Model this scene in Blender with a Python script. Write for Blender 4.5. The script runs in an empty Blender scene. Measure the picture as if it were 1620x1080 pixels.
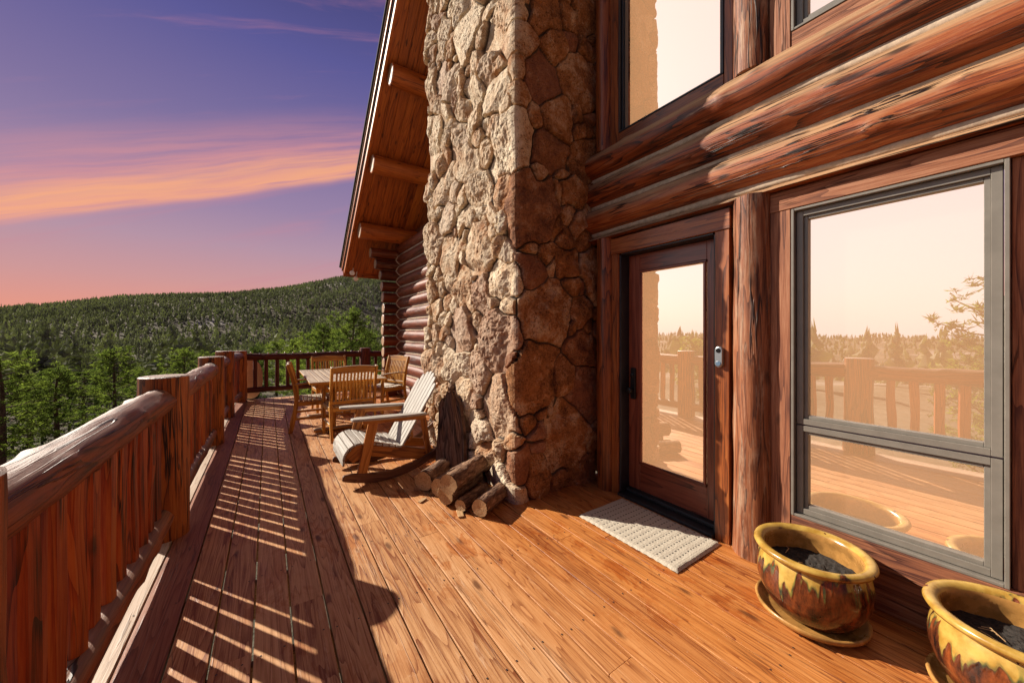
import bpy, math, random
import numpy as np
from mathutils import Vector, Matrix

random.seed(7)
RNG = np.random.default_rng(11)
scene = bpy.context.scene
COL = scene.collection
R = math.radians

# ------------------------------------------------------------------ camera
cam_data = bpy.data.cameras.new('camera')
cam = bpy.data.objects.new('camera', cam_data)
COL.objects.link(cam)
cam.location = (0, 0, 1.35)
YAW = math.atan(386 / 570)
cam.rotation_euler = (R(90), 0, -YAW)
cam_data.sensor_width = 36
cam_data.lens = 36 * 570 / 1620
cam_data.shift_y = -13 / 1620
cam_data.clip_start = 0.05
cam_data.clip_end = 6000
scene.camera = cam

# ------------------------------------------------------------------ light
SUN_EL = R(31.0)
SUN_AZ = math.atan2(-0.572, 0.820)          # measured from +Y towards +X
sun_data = bpy.data.lights.new('sun', 'SUN')
sun_data.energy = 5.0
sun_data.angle = R(0.5)
sun_data.color = (1.0, 0.90, 0.76)
sun = bpy.data.objects.new('sun', sun_data)
COL.objects.link(sun)
to_sun = Vector((math.sin(SUN_AZ) * math.cos(SUN_EL), math.cos(SUN_AZ) * math.cos(SUN_EL), math.sin(SUN_EL)))
sun.rotation_euler = to_sun.to_track_quat('Z', 'Y').to_euler()

scene.view_settings.view_transform = 'Standard'
scene.view_settings.look = 'None'
scene.view_settings.exposure = 0.75
scene.view_settings.gamma = 1.0
scene.cycles.max_bounces = 6
scene.cycles.sample_clamp_indirect = 4.0


def lin(r, g, b):
    f = lambda c: (c / 255 / 12.92) if c / 255 <= 0.04045 else ((c / 255 + 0.055) / 1.055) ** 2.4
    return (f(r), f(g), f(b), 1.0)


class NT:
    """small node-tree writer"""
    def __init__(s, tree):
        s.t = tree; s.n = tree.nodes; s.l = tree.links

    def new(s, typ, **kw):
        n = s.n.new(typ)
        for k, v in kw.items():
            setattr(n, k, v)
        return n

    def put(s, sock, val):
        if isinstance(val, bpy.types.NodeSocket):
            s.l.new(val, sock)
        elif val is not None:
            if isinstance(val, (tuple, list)) and len(val) == 3 and sock.type == 'RGBA':
                val = (*val, 1)
            sock.default_value = val

    def math(s, op, a, b=None, c=None, clamp=False):
        n = s.new('ShaderNodeMath', operation=op, use_clamp=clamp)
        s.put(n.inputs[0], a); s.put(n.inputs[1], b)
        if c is not None: s.put(n.inputs[2], c)
        return n.outputs[0]

    def vmath(s, op, a, b=None):
        n = s.new('ShaderNodeVectorMath', operation=op)
        s.put(n.inputs[0], a)
        if b is not None: s.put(n.inputs[1], b)
        return n.outputs[0]

    def mix(s, f, a, b, mode='MIX'):
        n = s.new('ShaderNodeMix', data_type='RGBA', blend_type=mode)
        n.clamp_factor = True
        s.put(n.inputs[0], f); s.put(n.inputs[6], a); s.put(n.inputs[7], b)
        return n.outputs[2]

    def noise(s, vec, scale, detail=4, rough=0.55, dist=0.0, out=0):
        n = s.new('ShaderNodeTexNoise')
        s.put(n.inputs['Vector'], vec); n.inputs['Scale'].default_value = scale
        n.inputs['Detail'].default_value = detail; n.inputs['Roughness'].default_value = rough
        n.inputs['Distortion'].default_value = dist
        return n.outputs[out]

    def ramp(s, f, stops, interp='LINEAR'):
        n = s.new('ShaderNodeValToRGB')
        cr = n.color_ramp; cr.interpolation = interp
        while len(cr.elements) < len(stops): cr.elements.new(0.5)
        for e, (p, c) in zip(cr.elements, stops):
            e.position = p
            e.color = c if isinstance(c, tuple) and len(c) == 4 else ((*c, 1) if isinstance(c, tuple) else (c, c, c, 1))
        s.put(n.inputs[0], f)
        return n.outputs[0]

    def mrange(s, v, a, b, c=0.0, d=1.0, smooth=True):
        n = s.new('ShaderNodeMapRange')
        n.interpolation_type = 'SMOOTHSTEP' if smooth else 'LINEAR'
        s.put(n.inputs[0], v)
        for i, x in zip((1, 2, 3, 4), (a, b, c, d)): n.inputs[i].default_value = x
        return n.outputs[0]

    def xyz(s, v):
        n = s.new('ShaderNodeSeparateXYZ'); s.put(n.inputs[0], v); return n.outputs

    def comb(s, x, y, z):
        n = s.new('ShaderNodeCombineXYZ')
        s.put(n.inputs[0], x); s.put(n.inputs[1], y); s.put(n.inputs[2], z)
        return n.outputs[0]

    def attr(s, name, out='Vector'):
        n = s.new('ShaderNodeAttribute', attribute_name=name); return n.outputs[out]

    def scale(s, v, sc):
        return s.vmath('MULTIPLY', v, sc)

    def bump(s, h, strength, dist, normal=None):
        n = s.new('ShaderNodeBump')
        n.inputs['Strength'].default_value = strength; n.inputs['Distance'].default_value = dist
        s.put(n.inputs['Height'], h)
        if normal is not None: s.put(n.inputs['Normal'], normal)
        return n.outputs[0]


# ------------------------------------------------------------------ world: dusk sky with streaked cloud
world = bpy.data.worlds.new('World')
scene.world = world
world.use_nodes = True
world.node_tree.nodes.clear()
w = NT(world.node_tree)
wout = w.new('ShaderNodeOutputWorld')
bg = w.new('ShaderNodeBackground')
w.l.new(bg.outputs[0], wout.inputs[0])
tc = w.new('ShaderNodeTexCoord')
d = tc.outputs['Generated']
dx, dy, dz = w.xyz(d)
base = w.ramp(dz, [(0.0, lin(234, 152, 126)), (0.05, lin(227, 153, 136)), (0.11, lin(206, 153, 153)), (0.19, lin(181, 148, 166)),
                   (0.28, lin(154, 132, 166)), (0.40, lin(128, 114, 159)), (0.56, lin(92, 90, 150)), (0.78, lin(38, 42, 90))])
ys = w.math('MAXIMUM', dy, 0.15)
gp = w.math('DIVIDE', dx, ys)
gq = w.math('DIVIDE', dz, ys)
s_ = w.math('SUBTRACT', gq, w.math('MULTIPLY', gp, 0.38))
t_ = w.math('ADD', gp, w.math('MULTIPLY', gq, 0.38))
warp = w.noise(w.comb(w.math('MULTIPLY', t_, 1.5), w.math('MULTIPLY', s_, 3.0), 0.0), 1.6, 3)
s2 = w.math('ADD', s_, w.math('MULTIPLY', w.math('SUBTRACT', warp, 0.5), 0.045))
streak = w.noise(w.comb(w.math('MULTIPLY', t_, 1.5), w.math('MULTIPLY', s2, 26.0), 0.3), 1.0, 6, 0.6, 0.12)
streak_f = w.noise(w.comb(w.math('MULTIPLY', t_, 3.2), w.math('MULTIPLY', s2, 75.0), 2.3), 1.0, 5, 0.6, 0.1)
st = w.math('ADD', w.math('MULTIPLY', streak, 0.65), w.math('MULTIPLY', streak_f, 0.35))
band_lo = w.mrange(s2, 0.315, 0.345)
band_hi = w.mrange(s2, 0.36, 0.53, 1.0, 0.0)
band = w.math('MULTIPLY', band_lo, band_hi)
bandk = w.math('MULTIPLY', band, w.math('ADD', 0.30, w.math('MULTIPLY', w.mrange(st, 0.36, 0.62), 0.72)), clamp=True)
core = w.math('MULTIPLY', w.mrange(s2, 0.318, 0.34), w.mrange(s2, 0.35, 0.43, 1.0, 0.0))
bandk = w.math('MAXIMUM', bandk, w.math('MULTIPLY', core, w.mrange(st, 0.28, 0.5)))
ccol = w.mix(w.math('MULTIPLY', core, w.mrange(st, 0.3, 0.6)), lin(230, 152, 148), lin(255, 178, 126))
sky = w.mix(w.math('MULTIPLY', bandk, 0.86), base, ccol)
# faint wisps elsewhere
wis = w.noise(w.comb(w.math('MULTIPLY', t_, 1.3), w.math('MULTIPLY', s2, 13.0), 5.1), 1.0, 6, 0.6, 0.5)
wk = w.math('MULTIPLY', w.mrange(wis, 0.50, 0.78), 0.42)
sky = w.mix(wk, sky, lin(205, 135, 150))
# paler, sun-side quarter of the sky (left of the view), from the physical sky
nis = w.new('ShaderNodeTexSky', sky_type='NISHITA')
nis.sun_disc = False
nis.sun_elevation = SUN_EL
nis.sun_rotation = SUN_AZ
nis.air_density = 1.2
nis.dust_density = 2.5
nisc = w.mix(1.0, nis.outputs[0], (0.10, 0.10, 0.10, 1), 'MULTIPLY')
az = w.math('ARCTAN2', w.math('MULTIPLY', dx, -1.0), dy)
side = w.math('MULTIPLY', w.math('MULTIPLY', w.mrange(az, R(34), R(50)), w.mrange(az, R(92), R(102), 1.0, 0.0)), w.mrange(dz, 0.66, 0.76, 1.0, 0.0))
pale = w.mix(0.25, lin(250, 243, 232), nisc)
pale = w.mix(1.0, pale, (0.91, 0.98, 1.16, 1), 'MULTIPLY')
sky = w.mix(side, sky, pale)
rear = w.mrange(w.math('ABSOLUTE', az), R(92), R(120))
sky = w.mix(w.math('MULTIPLY', rear, 0.8), sky, (0.045, 0.040, 0.075, 1))
below = w.mrange(dz, -0.03, 0.0, 1.0, 0.0)
sky = w.mix(below, sky, (0.10, 0.08, 0.07, 1))
w.l.new(sky, bg.inputs[0])
bg.inputs[1].default_value = 0.60


# ------------------------------------------------------------------ numpy noise
def _h(i, j, k, seed):
    n = (i.astype(np.int64) * 374761393 + j.astype(np.int64) * 668265263 + k.astype(np.int64) * 2147483647 + seed * 974634777) & 0xFFFFFFFF
    n = ((n ^ (n >> 13)) * 1274126177) & 0xFFFFFFFF
    n = (n ^ (n >> 16)) & 0xFFFFFFFF
    n = (n * 2246822519) & 0xFFFFFFFF
    n = n ^ (n >> 15)
    return (n & 0xFFFFFF) / float(0xFFFFFF)


def vn(x, y, z, seed=0):
    x = np.asarray(x, float); y = np.asarray(y, float) + 0 * x; z = np.asarray(z, float) + 0 * x
    i = np.floor(x); j = np.floor(y); k = np.floor(z)
    fx, fy, fz = x - i, y - j, z - k
    fx = fx * fx * (3 - 2 * fx); fy = fy * fy * (3 - 2 * fy); fz = fz * fz * (3 - 2 * fz)
    r = 0
    for a in (0, 1):
        for b in (0, 1):
            for c in (0, 1):
                wgt = (fx if a else 1 - fx) * (fy if b else 1 - fy) * (fz if c else 1 - fz)
                r = r + wgt * _h(i + a, j + b, k + c, seed)
    return r * 2 - 1


def fbm(x, y, z, seed=0, octv=4, gain=0.5):
    r = 0; a = 1; f = 1; tot = 0
    for o in range(octv):
        r = r + a * vn(np.asarray(x) * f, np.asarray(y) * f, np.asarray(z) * f, seed + o * 17)
        tot += a; a *= gain; f *= 2.03
    return r / tot


def sstep(a, b, x):
    t = np.clip((x - a) / (b - a), 0, 1)
    return t * t * (3 - 2 * t)


# ------------------------------------------------------------------ mesh building
class MB:
    """collects geometry; vertices carry a wood-grain coordinate (gc) and a random tone (rn)"""
    def __init__(s):
        s.V = []; s.G = []; s.T = []; s.F = []; s.S = []; s.M = []; s.n = 0

    def add(s, V, F, G=None, tone=0.5, smooth=False, mat=0):
        V = np.asarray(V, float).reshape(-1, 3)
        G = V if G is None else np.asarray(G, float).reshape(-1, 3)
        s.V.append(V); s.G.append(G)
        s.T.append(np.broadcast_to(np.asarray(tone, float), (len(V),)).copy())
        o = s.n
        for f in F:
            s.F.append(tuple(int(i) + o for i in f))
        s.S += [smooth] * len(F); s.M += [mat] * len(F)
        s.n += len(V)

    def build(s, name, mat, parent=None, loc=None, origin=None):
        V = np.concatenate(s.V); G = np.concatenate(s.G); T = np.concatenate(s.T)
        if origin is not None: V = V - np.asarray(origin, float)
        me = bpy.data.meshes.new(name)
        me.from_pydata(V.tolist(), [], s.F)
        me.polygons.foreach_set('use_smooth', s.S)
        mats = mat if isinstance(mat, (list, tuple)) else [mat]
        for m in mats: me.materials.append(m)
        if len(mats) > 1: me.polygons.foreach_set('material_index', s.M)
        a = me.attributes.new('gc', 'FLOAT_VECTOR', 'POINT'); a.data.foreach_set('vector', G.ravel().astype(np.float32))
        a = me.attributes.new('rn', 'FLOAT', 'POINT'); a.data.foreach_set('value', T.astype(np.float32))
        me.update()
        ob = bpy.data.objects.new(name, me)
        COL.objects.link(ob)
        if parent is not None: ob.parent = parent
        if origin is not None and loc is None: ob.location = origin
        if loc is not None: ob.location = loc
        return ob


def big_mesh(name, V, Q, attrs, mat, parent=None, smooth=False):
    """fast path: V (n,3), Q (m,k) faces all of k corners"""
    me = bpy.data.meshes.new(name)
    k = Q.shape[1]
    me.vertices.add(len(V)); me.vertices.foreach_set('co', V.astype(np.float32).ravel())
    me.loops.add(Q.size); me.loops.foreach_set('vertex_index', Q.astype(np.int32).ravel())
    me.polygons.add(len(Q)); me.polygons.foreach_set('loop_start', np.arange(0, Q.size, k, dtype=np.int32))
    me.polygons.foreach_set('loop_total', np.full(len(Q), k, dtype=np.int32))
    me.polygons.foreach_set('use_smooth', np.full(len(Q), smooth))
    for nme, arr in attrs.items():
        a = me.attributes.new(nme, 'FLOAT', 'POINT'); a.data.foreach_set('value', arr.astype(np.float32))
    me.materials.append(mat)
    me.update(calc_edges=True)
    me.validate()
    ob = bpy.data.objects.new(name, me); COL.objects.link(ob)
    if parent is not None: ob.parent = parent
    return ob


def nrm(v):
    v = np.asarray(v, float); return v / (np.linalg.norm(v, axis=-1, keepdims=True) + 1e-12)


def sweep(mb, pts, prof, up=(0, 0, 1), smooth=False, tone=None, cap=0.003, mat=0, capmat=None, goff=None, cap_scale=None):
    """prof: (M,2) or (N,M,2) cross-sections (side, up). cap = how far the end face stands out past a small chamfer"""
    pts = np.asarray(pts, float); N = len(pts)
    prof = np.asarray(prof, float)
    if prof.ndim == 2: prof = np.broadcast_to(prof, (N,) + prof.shape)
    M = prof.shape[1]
    T = np.gradient(pts, axis=0); T = nrm(T)
    up = np.asarray(up, float)
    U = nrm(up - (T @ up)[:, None] * T)
    S = np.cross(T, U)
    V = pts[:, None, :] + prof[..., 0:1] * S[:, None, :] + prof[..., 1:2] * U[:, None, :]
    L = np.concatenate([[0], np.cumsum(np.linalg.norm(np.diff(pts, axis=0), axis=1))])
    if goff is None: goff = RNG.uniform(-40, 40, 3)
    G = np.concatenate([np.broadcast_to(L[:, None, None], (N, M, 1)), prof], axis=2) + goff
    if tone is None: tone = RNG.uniform()
    F = []
    for i in range(N - 1):
        for j in range(M):
            k = (j + 1) % M
            F.append((i * M + j, i * M + k, (i + 1) * M + k, (i + 1) * M + j))
    mb.add(V, F, G, tone, smooth, mat)
    if cap is not None:
        for e, sg in ((0, -1), (N - 1, 1)):
            cs = 1 - 2 * abs(cap) / (np.abs(prof[e]).max() + 1e-6) if cap_scale is None else cap_scale
            c = prof[e].mean(axis=0)
            pr = c + (prof[e] - c) * max(cs, 0.6)
            ring = V[e]
            inn = pts[e] + T[e] * sg * abs(cap) + pr[:, 0:1] * S[e] + pr[:, 1:2] * U[e]
            vv = np.concatenate([ring, inn]); gg = np.concatenate([G[e], np.concatenate([np.full((M, 1), L[e]), pr], 1) + goff])
            ff = [(j, (j + 1) % M, M + (j + 1) % M, M + j) if sg > 0 else ((j + 1) % M, j, M + j, M + (j + 1) % M) for j in range(M)]
            mb.add(vv, ff, gg, tone, False, mat)
            mb.add(inn, [tuple(range(M)) if sg < 0 else tuple(range(M))[::-1]], gg[M:], tone, False, mat if capmat is None else capmat)


def rect(wd, t, c=0.003):
    a, b = wd / 2, t / 2
    c = min(c, a * .8, b * .8)
    return np.array([(-a + c, -b), (a - c, -b), (a, -b + c), (a, b - c), (a - c, b), (-a + c, b), (-a, b - c), (-a, -b + c)])


def plank(mb, p0, p1, wd, t, up=(0, 0, 1), c=0.003, seg=1, **kw):
    p0 = np.asarray(p0, float); p1 = np.asarray(p1, float)
    pts = p0 + (p1 - p0) * np.linspace(0, 1, seg + 1)[:, None]
    kw.setdefault('cap', c * 0.7)
    sweep(mb, pts, rect(wd, t, c), up, False, **kw)


def box(mb, lo, hi, axis=2, c=0.003, **kw):
    """axis-aligned board between two corners, grain along axis"""
    lo = np.asarray(lo, float); hi = np.asarray(hi, float)
    ctr = (lo + hi) / 2; sz = hi - lo
    p0 = ctr.copy(); p1 = ctr.copy(); p0[axis] = lo[axis] + c; p1[axis] = hi[axis] - c
    if axis == 2: up = (1, 0, 0); wd, t = sz[1], sz[0]
    elif axis == 1: up = (0, 0, 1); wd, t = sz[0], sz[2]
    else: up = (0, 0, 1); wd, t = sz[1], sz[2]
    kw.setdefault('cap', c)
    sweep(mb, [p0, p1], rect(wd, t, c), up, False, **kw)


def log(mb, p0, p1, r0, r1=None, n=20, seg=24, lump=0.06, fine=0.02, squash=(1, 1), up=(0, 0, 1), seed=None, bend=0.0,
        knots=0, flat=None, ends=None, **kw):
    """a peeled log: lumpy round sweep. flat=(axis index of profile, limit) saws a side off"""
    if r1 is None: r1 = r0
    if seed is None: seed = int(RNG.integers(1, 9999))
    p0 = np.asarray(p0, float); p1 = np.asarray(p1, float)
    t = np.linspace(0, 1, seg + 1)
    Ln = np.linalg.norm(p1 - p0)
    pts = p0 + (p1 - p0) * t[:, None]
    if bend:
        side = nrm(np.cross(p1 - p0, up)); u2 = nrm(np.cross(side, p1 - p0))
        pts = pts + side * (vn(t * Ln * 1.1, 3, 7, seed)[:, None] * bend) + u2 * (vn(t * Ln * 1.1, 9, 1, seed)[:, None] * bend)
    th = np.linspace(0, 2 * np.pi, n, endpoint=False)
    TT, TH = np.meshgrid(t * Ln, th, indexing='ij')
    rad = (r0 + (r1 - r0) * (TT / Ln))
    cx, cy = np.cos(TH), np.sin(TH)
    rr = rad * (1 + lump * fbm(TT * 2.2, cx * 1.4, cy * 1.4, seed, 2) + fine * fbm(TT * 5, cx * 5, cy * 5, seed + 5, 2))
    kr = random.Random(seed)
    for _ in range(knots):
        kt, ka = kr.uniform(0.05, .95) * Ln, kr.uniform(0, 6.28)
        da = np.abs((TH - ka + np.pi) % (2 * np.pi) - np.pi) * r0
        q = np.exp(-((TT - kt) / 0.045) ** 2 - (da / 0.03) ** 2)
        rr = rr + q * 0.012
    prof = np.stack([rr * cx * squash[0], rr * cy * squash[1]], axis=2)
    if flat is not None:
        for ax, lo_, hi_ in flat:
            prof[..., ax] = np.clip(prof[..., ax], lo_, hi_)
    if ends:                                    # rounded, axe-trimmed ends
        e0, e1 = ends
        k = np.ones(seg + 1)
        if e0: k *= np.clip(0.72 + 0.28 * np.sqrt(np.clip(t * Ln / e0, 0, 1)), 0, 1)
        if e1: k *= np.clip(0.72 + 0.28 * np.sqrt(np.clip((1 - t) * Ln / e1, 0, 1)), 0, 1)
        prof = prof * k[:, None, None]
    kw.setdefault('cap', 0.006)
    sweep(mb, pts, prof, up, True, **kw)


def lathe(mb, prof, n=64, center=(0, 0, 0), tone=0.5, smooth=True, mat=0):
    prof = np.asarray(prof, float); M = len(prof)
    th = np.linspace(0, 2 * np.pi, n, endpoint=False)
    V = np.zeros((M, n, 3))
    V[..., 0] = prof[:, 0:1] * np.cos(th); V[..., 1] = prof[:, 0:1] * np.sin(th); V[..., 2] = prof[:, 1:2]
    V = V + np.asarray(center)
    F = [(i * n + j, i * n + (j + 1) % n, (i + 1) * n + (j + 1) % n, (i + 1) * n + j) for i in range(M - 1) for j in range(n)]
    mb.add(V, F, None, tone, smooth, mat)


def tube(mb, pts, r, n=8, up=(0, 0, 1), **kw):
    th = np.linspace(0, 2 * np.pi, n, endpoint=False)
    kw.setdefault('cap', 0.001)
    sweep(mb, pts, np.stack([r * np.cos(th), r * np.sin(th)], 1), up, True, **kw)


# ------------------------------------------------------------------ tagging
def empty(name, label, cat, loc=(0, 0, 0), rz=0, group=None):
    o = bpy.data.objects.new(name, None); COL.objects.link(o)
    o.location = loc; o.rotation_euler = (0, 0, rz); o.empty_display_size = 0.1
    return tag(o, label, cat, group)


def tag(o, label=None, cat=None, group=None, kind=None):
    if label: o['label'] = label
    if cat: o['category'] = cat
    if group: o['group'] = group
    if kind: o['kind'] = kind
    return o


def copy_tree(o, parent=None):
    c = o.copy(); COL.objects.link(c)
    if parent is not None: c.parent = parent
    for ch in list(o.children): copy_tree(ch, c)
    return c


# ------------------------------------------------------------------ materials
def newmat(name):
    m = bpy.data.materials.new(name); m.use_nodes = True
    m.node_tree.nodes.clear()
    t = NT(m.node_tree)
    out = t.new('ShaderNodeOutputMaterial'); b = t.new('ShaderNodeBsdfPrincipled')
    t.l.new(b.outputs[0], out.inputs[0])
    return m, t, b, out


def wood(name, dark, mid, light,  crack=0.5, rough=0.55, ring=7.0, bump=0.5, worn=None, worn_amt=0.0, knot=0.6, tonev=0.25,
         top=None, top_amt=0.0, xshift=None, coat=0.0, fine_amt=0.7, spec=0.4, cw=1.0, tr=(0.35, 0.85), blot_amt=0.4, patch=False, ak=0.80):
    al = lambda c, k=ak, p=1.10: None if c is None else tuple(k * x ** p for x in c[:3]) + (1,)
    dark, mid, light, worn, top = al(dark, ak * .9), al(mid), al(light), al(worn), al(top)
    m, t, b, out = newmat(name)
    g = t.attr('gc'); rn = t.attr('rn', 'Fac')
    # thin annual-ring contours of stretched noise
    n1 = t.noise(t.scale(g, (0.6, 8.5, 8.5)), 1.0, 2, 0.45, 0.25)
    rr_ = t.math('FRACT', t.math('MULTIPLY', n1, ring * 2.2))
    rings = t.math('POWER', rr_, 3.0)                   # soft rise, sharp edge, like early and late wood
    n1b = t.noise(t.scale(g, (1.1, 60.0, 60.0)), 1.0, 3, 0.6)
    lines = t.mrange(t.math('ABSOLUTE', t.math('SUBTRACT', n1b, 0.5)), 0.0, 0.05, 1.0, 0.0)
    fine = t.noise(t.scale(g, (6.0, 190.0, 190.0)), 1.0, 4, 0.7)
    strk = t.noise(t.scale(g, (1.6, 34.0, 34.0)), 1.0, 6, 0.68, 0.15)
    blot = t.noise(t.scale(g, (1.6, 5.0, 5.0)), 1.3, 5, 0.6)
    f = t.math('ADD', 0.50, t.math('MULTIPLY', t.math('SUBTRACT', 0.22, rings), 0.34))
    f = t.math('SUBTRACT', f, t.math('MULTIPLY', lines, 0.13))
    f = t.math('ADD', f, t.math('MULTIPLY', t.math('SUBTRACT', strk, 0.5), 0.75))
    f = t.math('ADD', f, t.math('MULTIPLY', t.math('SUBTRACT', fine, 0.5), fine_amt * 0.9))
    f = t.math('ADD', f, t.math('MULTIPLY', t.math('SUBTRACT', blot, 0.5), blot_amt))
    f = t.math('ADD', f, t.math('MULTIPLY', t.math('SUBTRACT', rn, 0.5), tonev))
    col = t.ramp(f, [(0.12, dark), (0.48, mid), (0.80, light)])
    if worn is not None:
        wn = t.noise(t.scale(g, (2.6, 22.0, 22.0)), 1.0, 6, 0.75, 0.3)
        wk_ = t.math('MULTIPLY', t.mrange(wn, 0.62 - 0.3 * worn_amt, 0.72), 0.85)
        col = t.mix(wk_, col, worn)
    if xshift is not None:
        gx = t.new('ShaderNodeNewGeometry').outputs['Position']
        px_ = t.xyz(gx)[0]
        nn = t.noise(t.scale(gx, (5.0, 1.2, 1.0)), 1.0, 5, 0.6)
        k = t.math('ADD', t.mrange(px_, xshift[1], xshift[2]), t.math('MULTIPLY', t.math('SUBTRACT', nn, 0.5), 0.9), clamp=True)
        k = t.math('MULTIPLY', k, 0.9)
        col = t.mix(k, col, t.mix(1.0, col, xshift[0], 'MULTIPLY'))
    if patch:
        gp_ = t.new('ShaderNodeNewGeometry').outputs['Position']
        pn = t.noise(t.scale(gp_, (7.0, 3.2, 1.0)), 1.0, 6, 0.7, 0.6)
        pk = t.math('MULTIPLY', t.mrange(pn, 0.51, 0.59), t.mrange(t.noise(gp_, 1.1, 2), 0.38, 0.56))
        col = t.mix(t.math('MULTIPLY', pk, 0.75), col, t.mix(1.0, col, (0.72, 0.45, 0.20, 1), 'MULTIPLY'))
        sp = t.mrange(t.noise(gp_, 75.0, 3, 0.6), 0.70, 0.74)
        col = t.mix(t.math('MULTIPLY', sp, 0.35), col, (0.75, 0.62, 0.50, 1))
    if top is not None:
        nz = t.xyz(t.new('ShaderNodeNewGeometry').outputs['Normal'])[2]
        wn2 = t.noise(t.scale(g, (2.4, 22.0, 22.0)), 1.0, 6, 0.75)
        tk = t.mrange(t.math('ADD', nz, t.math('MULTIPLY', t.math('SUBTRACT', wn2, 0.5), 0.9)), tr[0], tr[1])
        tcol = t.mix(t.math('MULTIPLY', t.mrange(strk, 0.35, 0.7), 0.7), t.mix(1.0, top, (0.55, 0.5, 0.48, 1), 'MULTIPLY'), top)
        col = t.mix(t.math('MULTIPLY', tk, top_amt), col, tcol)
    # drying cracks: thin lines along the grain
    cn = t.noise(t.scale(g, (0.8, 21.0, 21.0)), 1.0, 3, 0.5, 0.15)
    cr = t.math('ABSOLUTE', t.math('SUBTRACT', cn, 0.5))
    gate = t.mrange(t.noise(t.scale(g, (1.1, 4.0, 4.0)), 1.0, 2), 0.46, 0.6)
    ck = t.math('MULTIPLY', t.mrange(cr, 0.004 * cw, 0.016 * cw, 1.0, 0.0), gate)
    # knots
    vo = t.new('ShaderNodeTexVoronoi'); vo.feature = 'F1'
    t.put(vo.inputs['Vector'], t.scale(t.vmath('ADD', g, t.vmath('MULTIPLY', t.noise(g, 9.0, 2, out=1), (0.03, 0.03, 0.03))), (2.3, 7.0, 7.0)))
    vo.inputs['Scale'].default_value = 1.0
    kd = t.mrange(vo.outputs['Distance'], 0.05, 0.16, 1.0, 0.0)
    dk = t.math('MAXIMUM', t.math('MULTIPLY', ck, crack), t.math('MULTIPLY', kd, knot))
    col = t.mix(dk, col, t.mix(1.0, dark, (0.35, 0.3, 0.3, 1), 'MULTIPLY'))
    t.put(b.inputs['Base Color'], col)
    t.put(b.inputs['Roughness'], t.math('ADD', rough - 0.12, t.math('MULTIPLY', blot, 0.26)))
    b.inputs['Specular IOR Level'].default_value = spec
    if coat: b.inputs['Coat Weight'].default_value = coat; b.inputs['Coat Roughness'].default_value = 0.25
    h = t.math('ADD', t.math('MULTIPLY', fine, 0.35), t.math('MULTIPLY', strk, 0.5))
    h = t.math('SUBTRACT', h, t.math('MULTIPLY', ck, 1.6 * crack))
    t.put(b.inputs['Normal'], t.bump(h, bump, 0.006))
    return m


M = {}
M['deck'] = wood('deck_boards', (0.27, 0.092, 0.034, 1), (0.55, 0.30, 0.140, 1), (0.70, 0.43, 0.235, 1), crack=0.5, rough=0.52,
                 ring=9, bump=0.35, worn=(0.68, 0.46, 0.30, 1), worn_amt=0.15, knot=0.75, tonev=0.22,
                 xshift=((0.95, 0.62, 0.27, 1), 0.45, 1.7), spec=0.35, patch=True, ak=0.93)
M['deck_dark'] = wood('shade_toned_deck_board', (0.10, 0.030, 0.016, 1), (0.30, 0.105, 0.055, 1), (0.42, 0.19, 0.11, 1), crack=0.7, rough=0.5, ring=9, bump=0.4)  # board under the railing: its shade is put into a darker wood colour
M['deck_edge'] = wood('bleached_edge_board', (0.36, 0.24, 0.17, 1), (0.56, 0.42, 0.31, 1), (0.66, 0.53, 0.42, 1), crack=0.6, bump=0.4)
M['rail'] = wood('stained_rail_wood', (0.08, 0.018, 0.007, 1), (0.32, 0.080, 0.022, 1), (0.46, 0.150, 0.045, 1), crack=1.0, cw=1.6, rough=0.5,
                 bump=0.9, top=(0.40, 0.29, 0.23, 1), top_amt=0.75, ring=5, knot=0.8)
M['baluster'] = wood('baluster_wood', (0.06, 0.009, 0.003, 1), (0.40, 0.072, 0.012, 1), (0.56, 0.180, 0.042, 1), crack=1.0, cw=1.5, rough=0.5,
                     bump=0.6, ring=5, knot=0.8, tonev=0.5)
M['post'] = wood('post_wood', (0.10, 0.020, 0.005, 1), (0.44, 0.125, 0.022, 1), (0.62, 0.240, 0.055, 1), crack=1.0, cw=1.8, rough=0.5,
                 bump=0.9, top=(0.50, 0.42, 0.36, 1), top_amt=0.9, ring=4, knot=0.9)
M['far_rail'] = wood('dark_red_rail_wood', (0.05, 0.010, 0.006, 1), (0.17, 0.035, 0.016, 1), (0.26, 0.07, 0.035, 1), crack=0.5, bump=0.4)
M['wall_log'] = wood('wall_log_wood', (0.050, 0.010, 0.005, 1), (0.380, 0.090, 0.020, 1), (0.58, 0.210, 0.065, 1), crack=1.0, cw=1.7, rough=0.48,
                     bump=0.9, worn=(0.52, 0.31, 0.19, 1), worn_amt=0.3, top=(0.76, 0.49, 0.28, 1), top_amt=0.92, tr=(0.0, 0.55), ring=5, knot=0.8, coat=0.12)  # pale tan on upward faces paints in the sunlit side of the logs
M['corner_log'] = wood('corner_log_wood', (0.05, 0.012, 0.006, 1), (0.22, 0.050, 0.018, 1), (0.34, 0.10, 0.04, 1), crack=0.7, rough=0.42,
                       bump=0.4, ring=5, knot=0.5, coat=0.1, worn=(0.55, 0.36, 0.24, 1), worn_amt=0.2)
M['log_end'] = wood('log_end_grain', (0.30, 0.16, 0.09, 1), (0.52, 0.33, 0.20, 1), (0.62, 0.44, 0.30, 1), crack=0.5)
M['trim'] = wood('door_trim_wood', (0.08, 0.018, 0.006, 1), (0.38, 0.110, 0.026, 1), (0.56, 0.21, 0.055, 1), crack=0.4, rough=0.42, bump=0.35, coat=0.25, ring=5)
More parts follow.
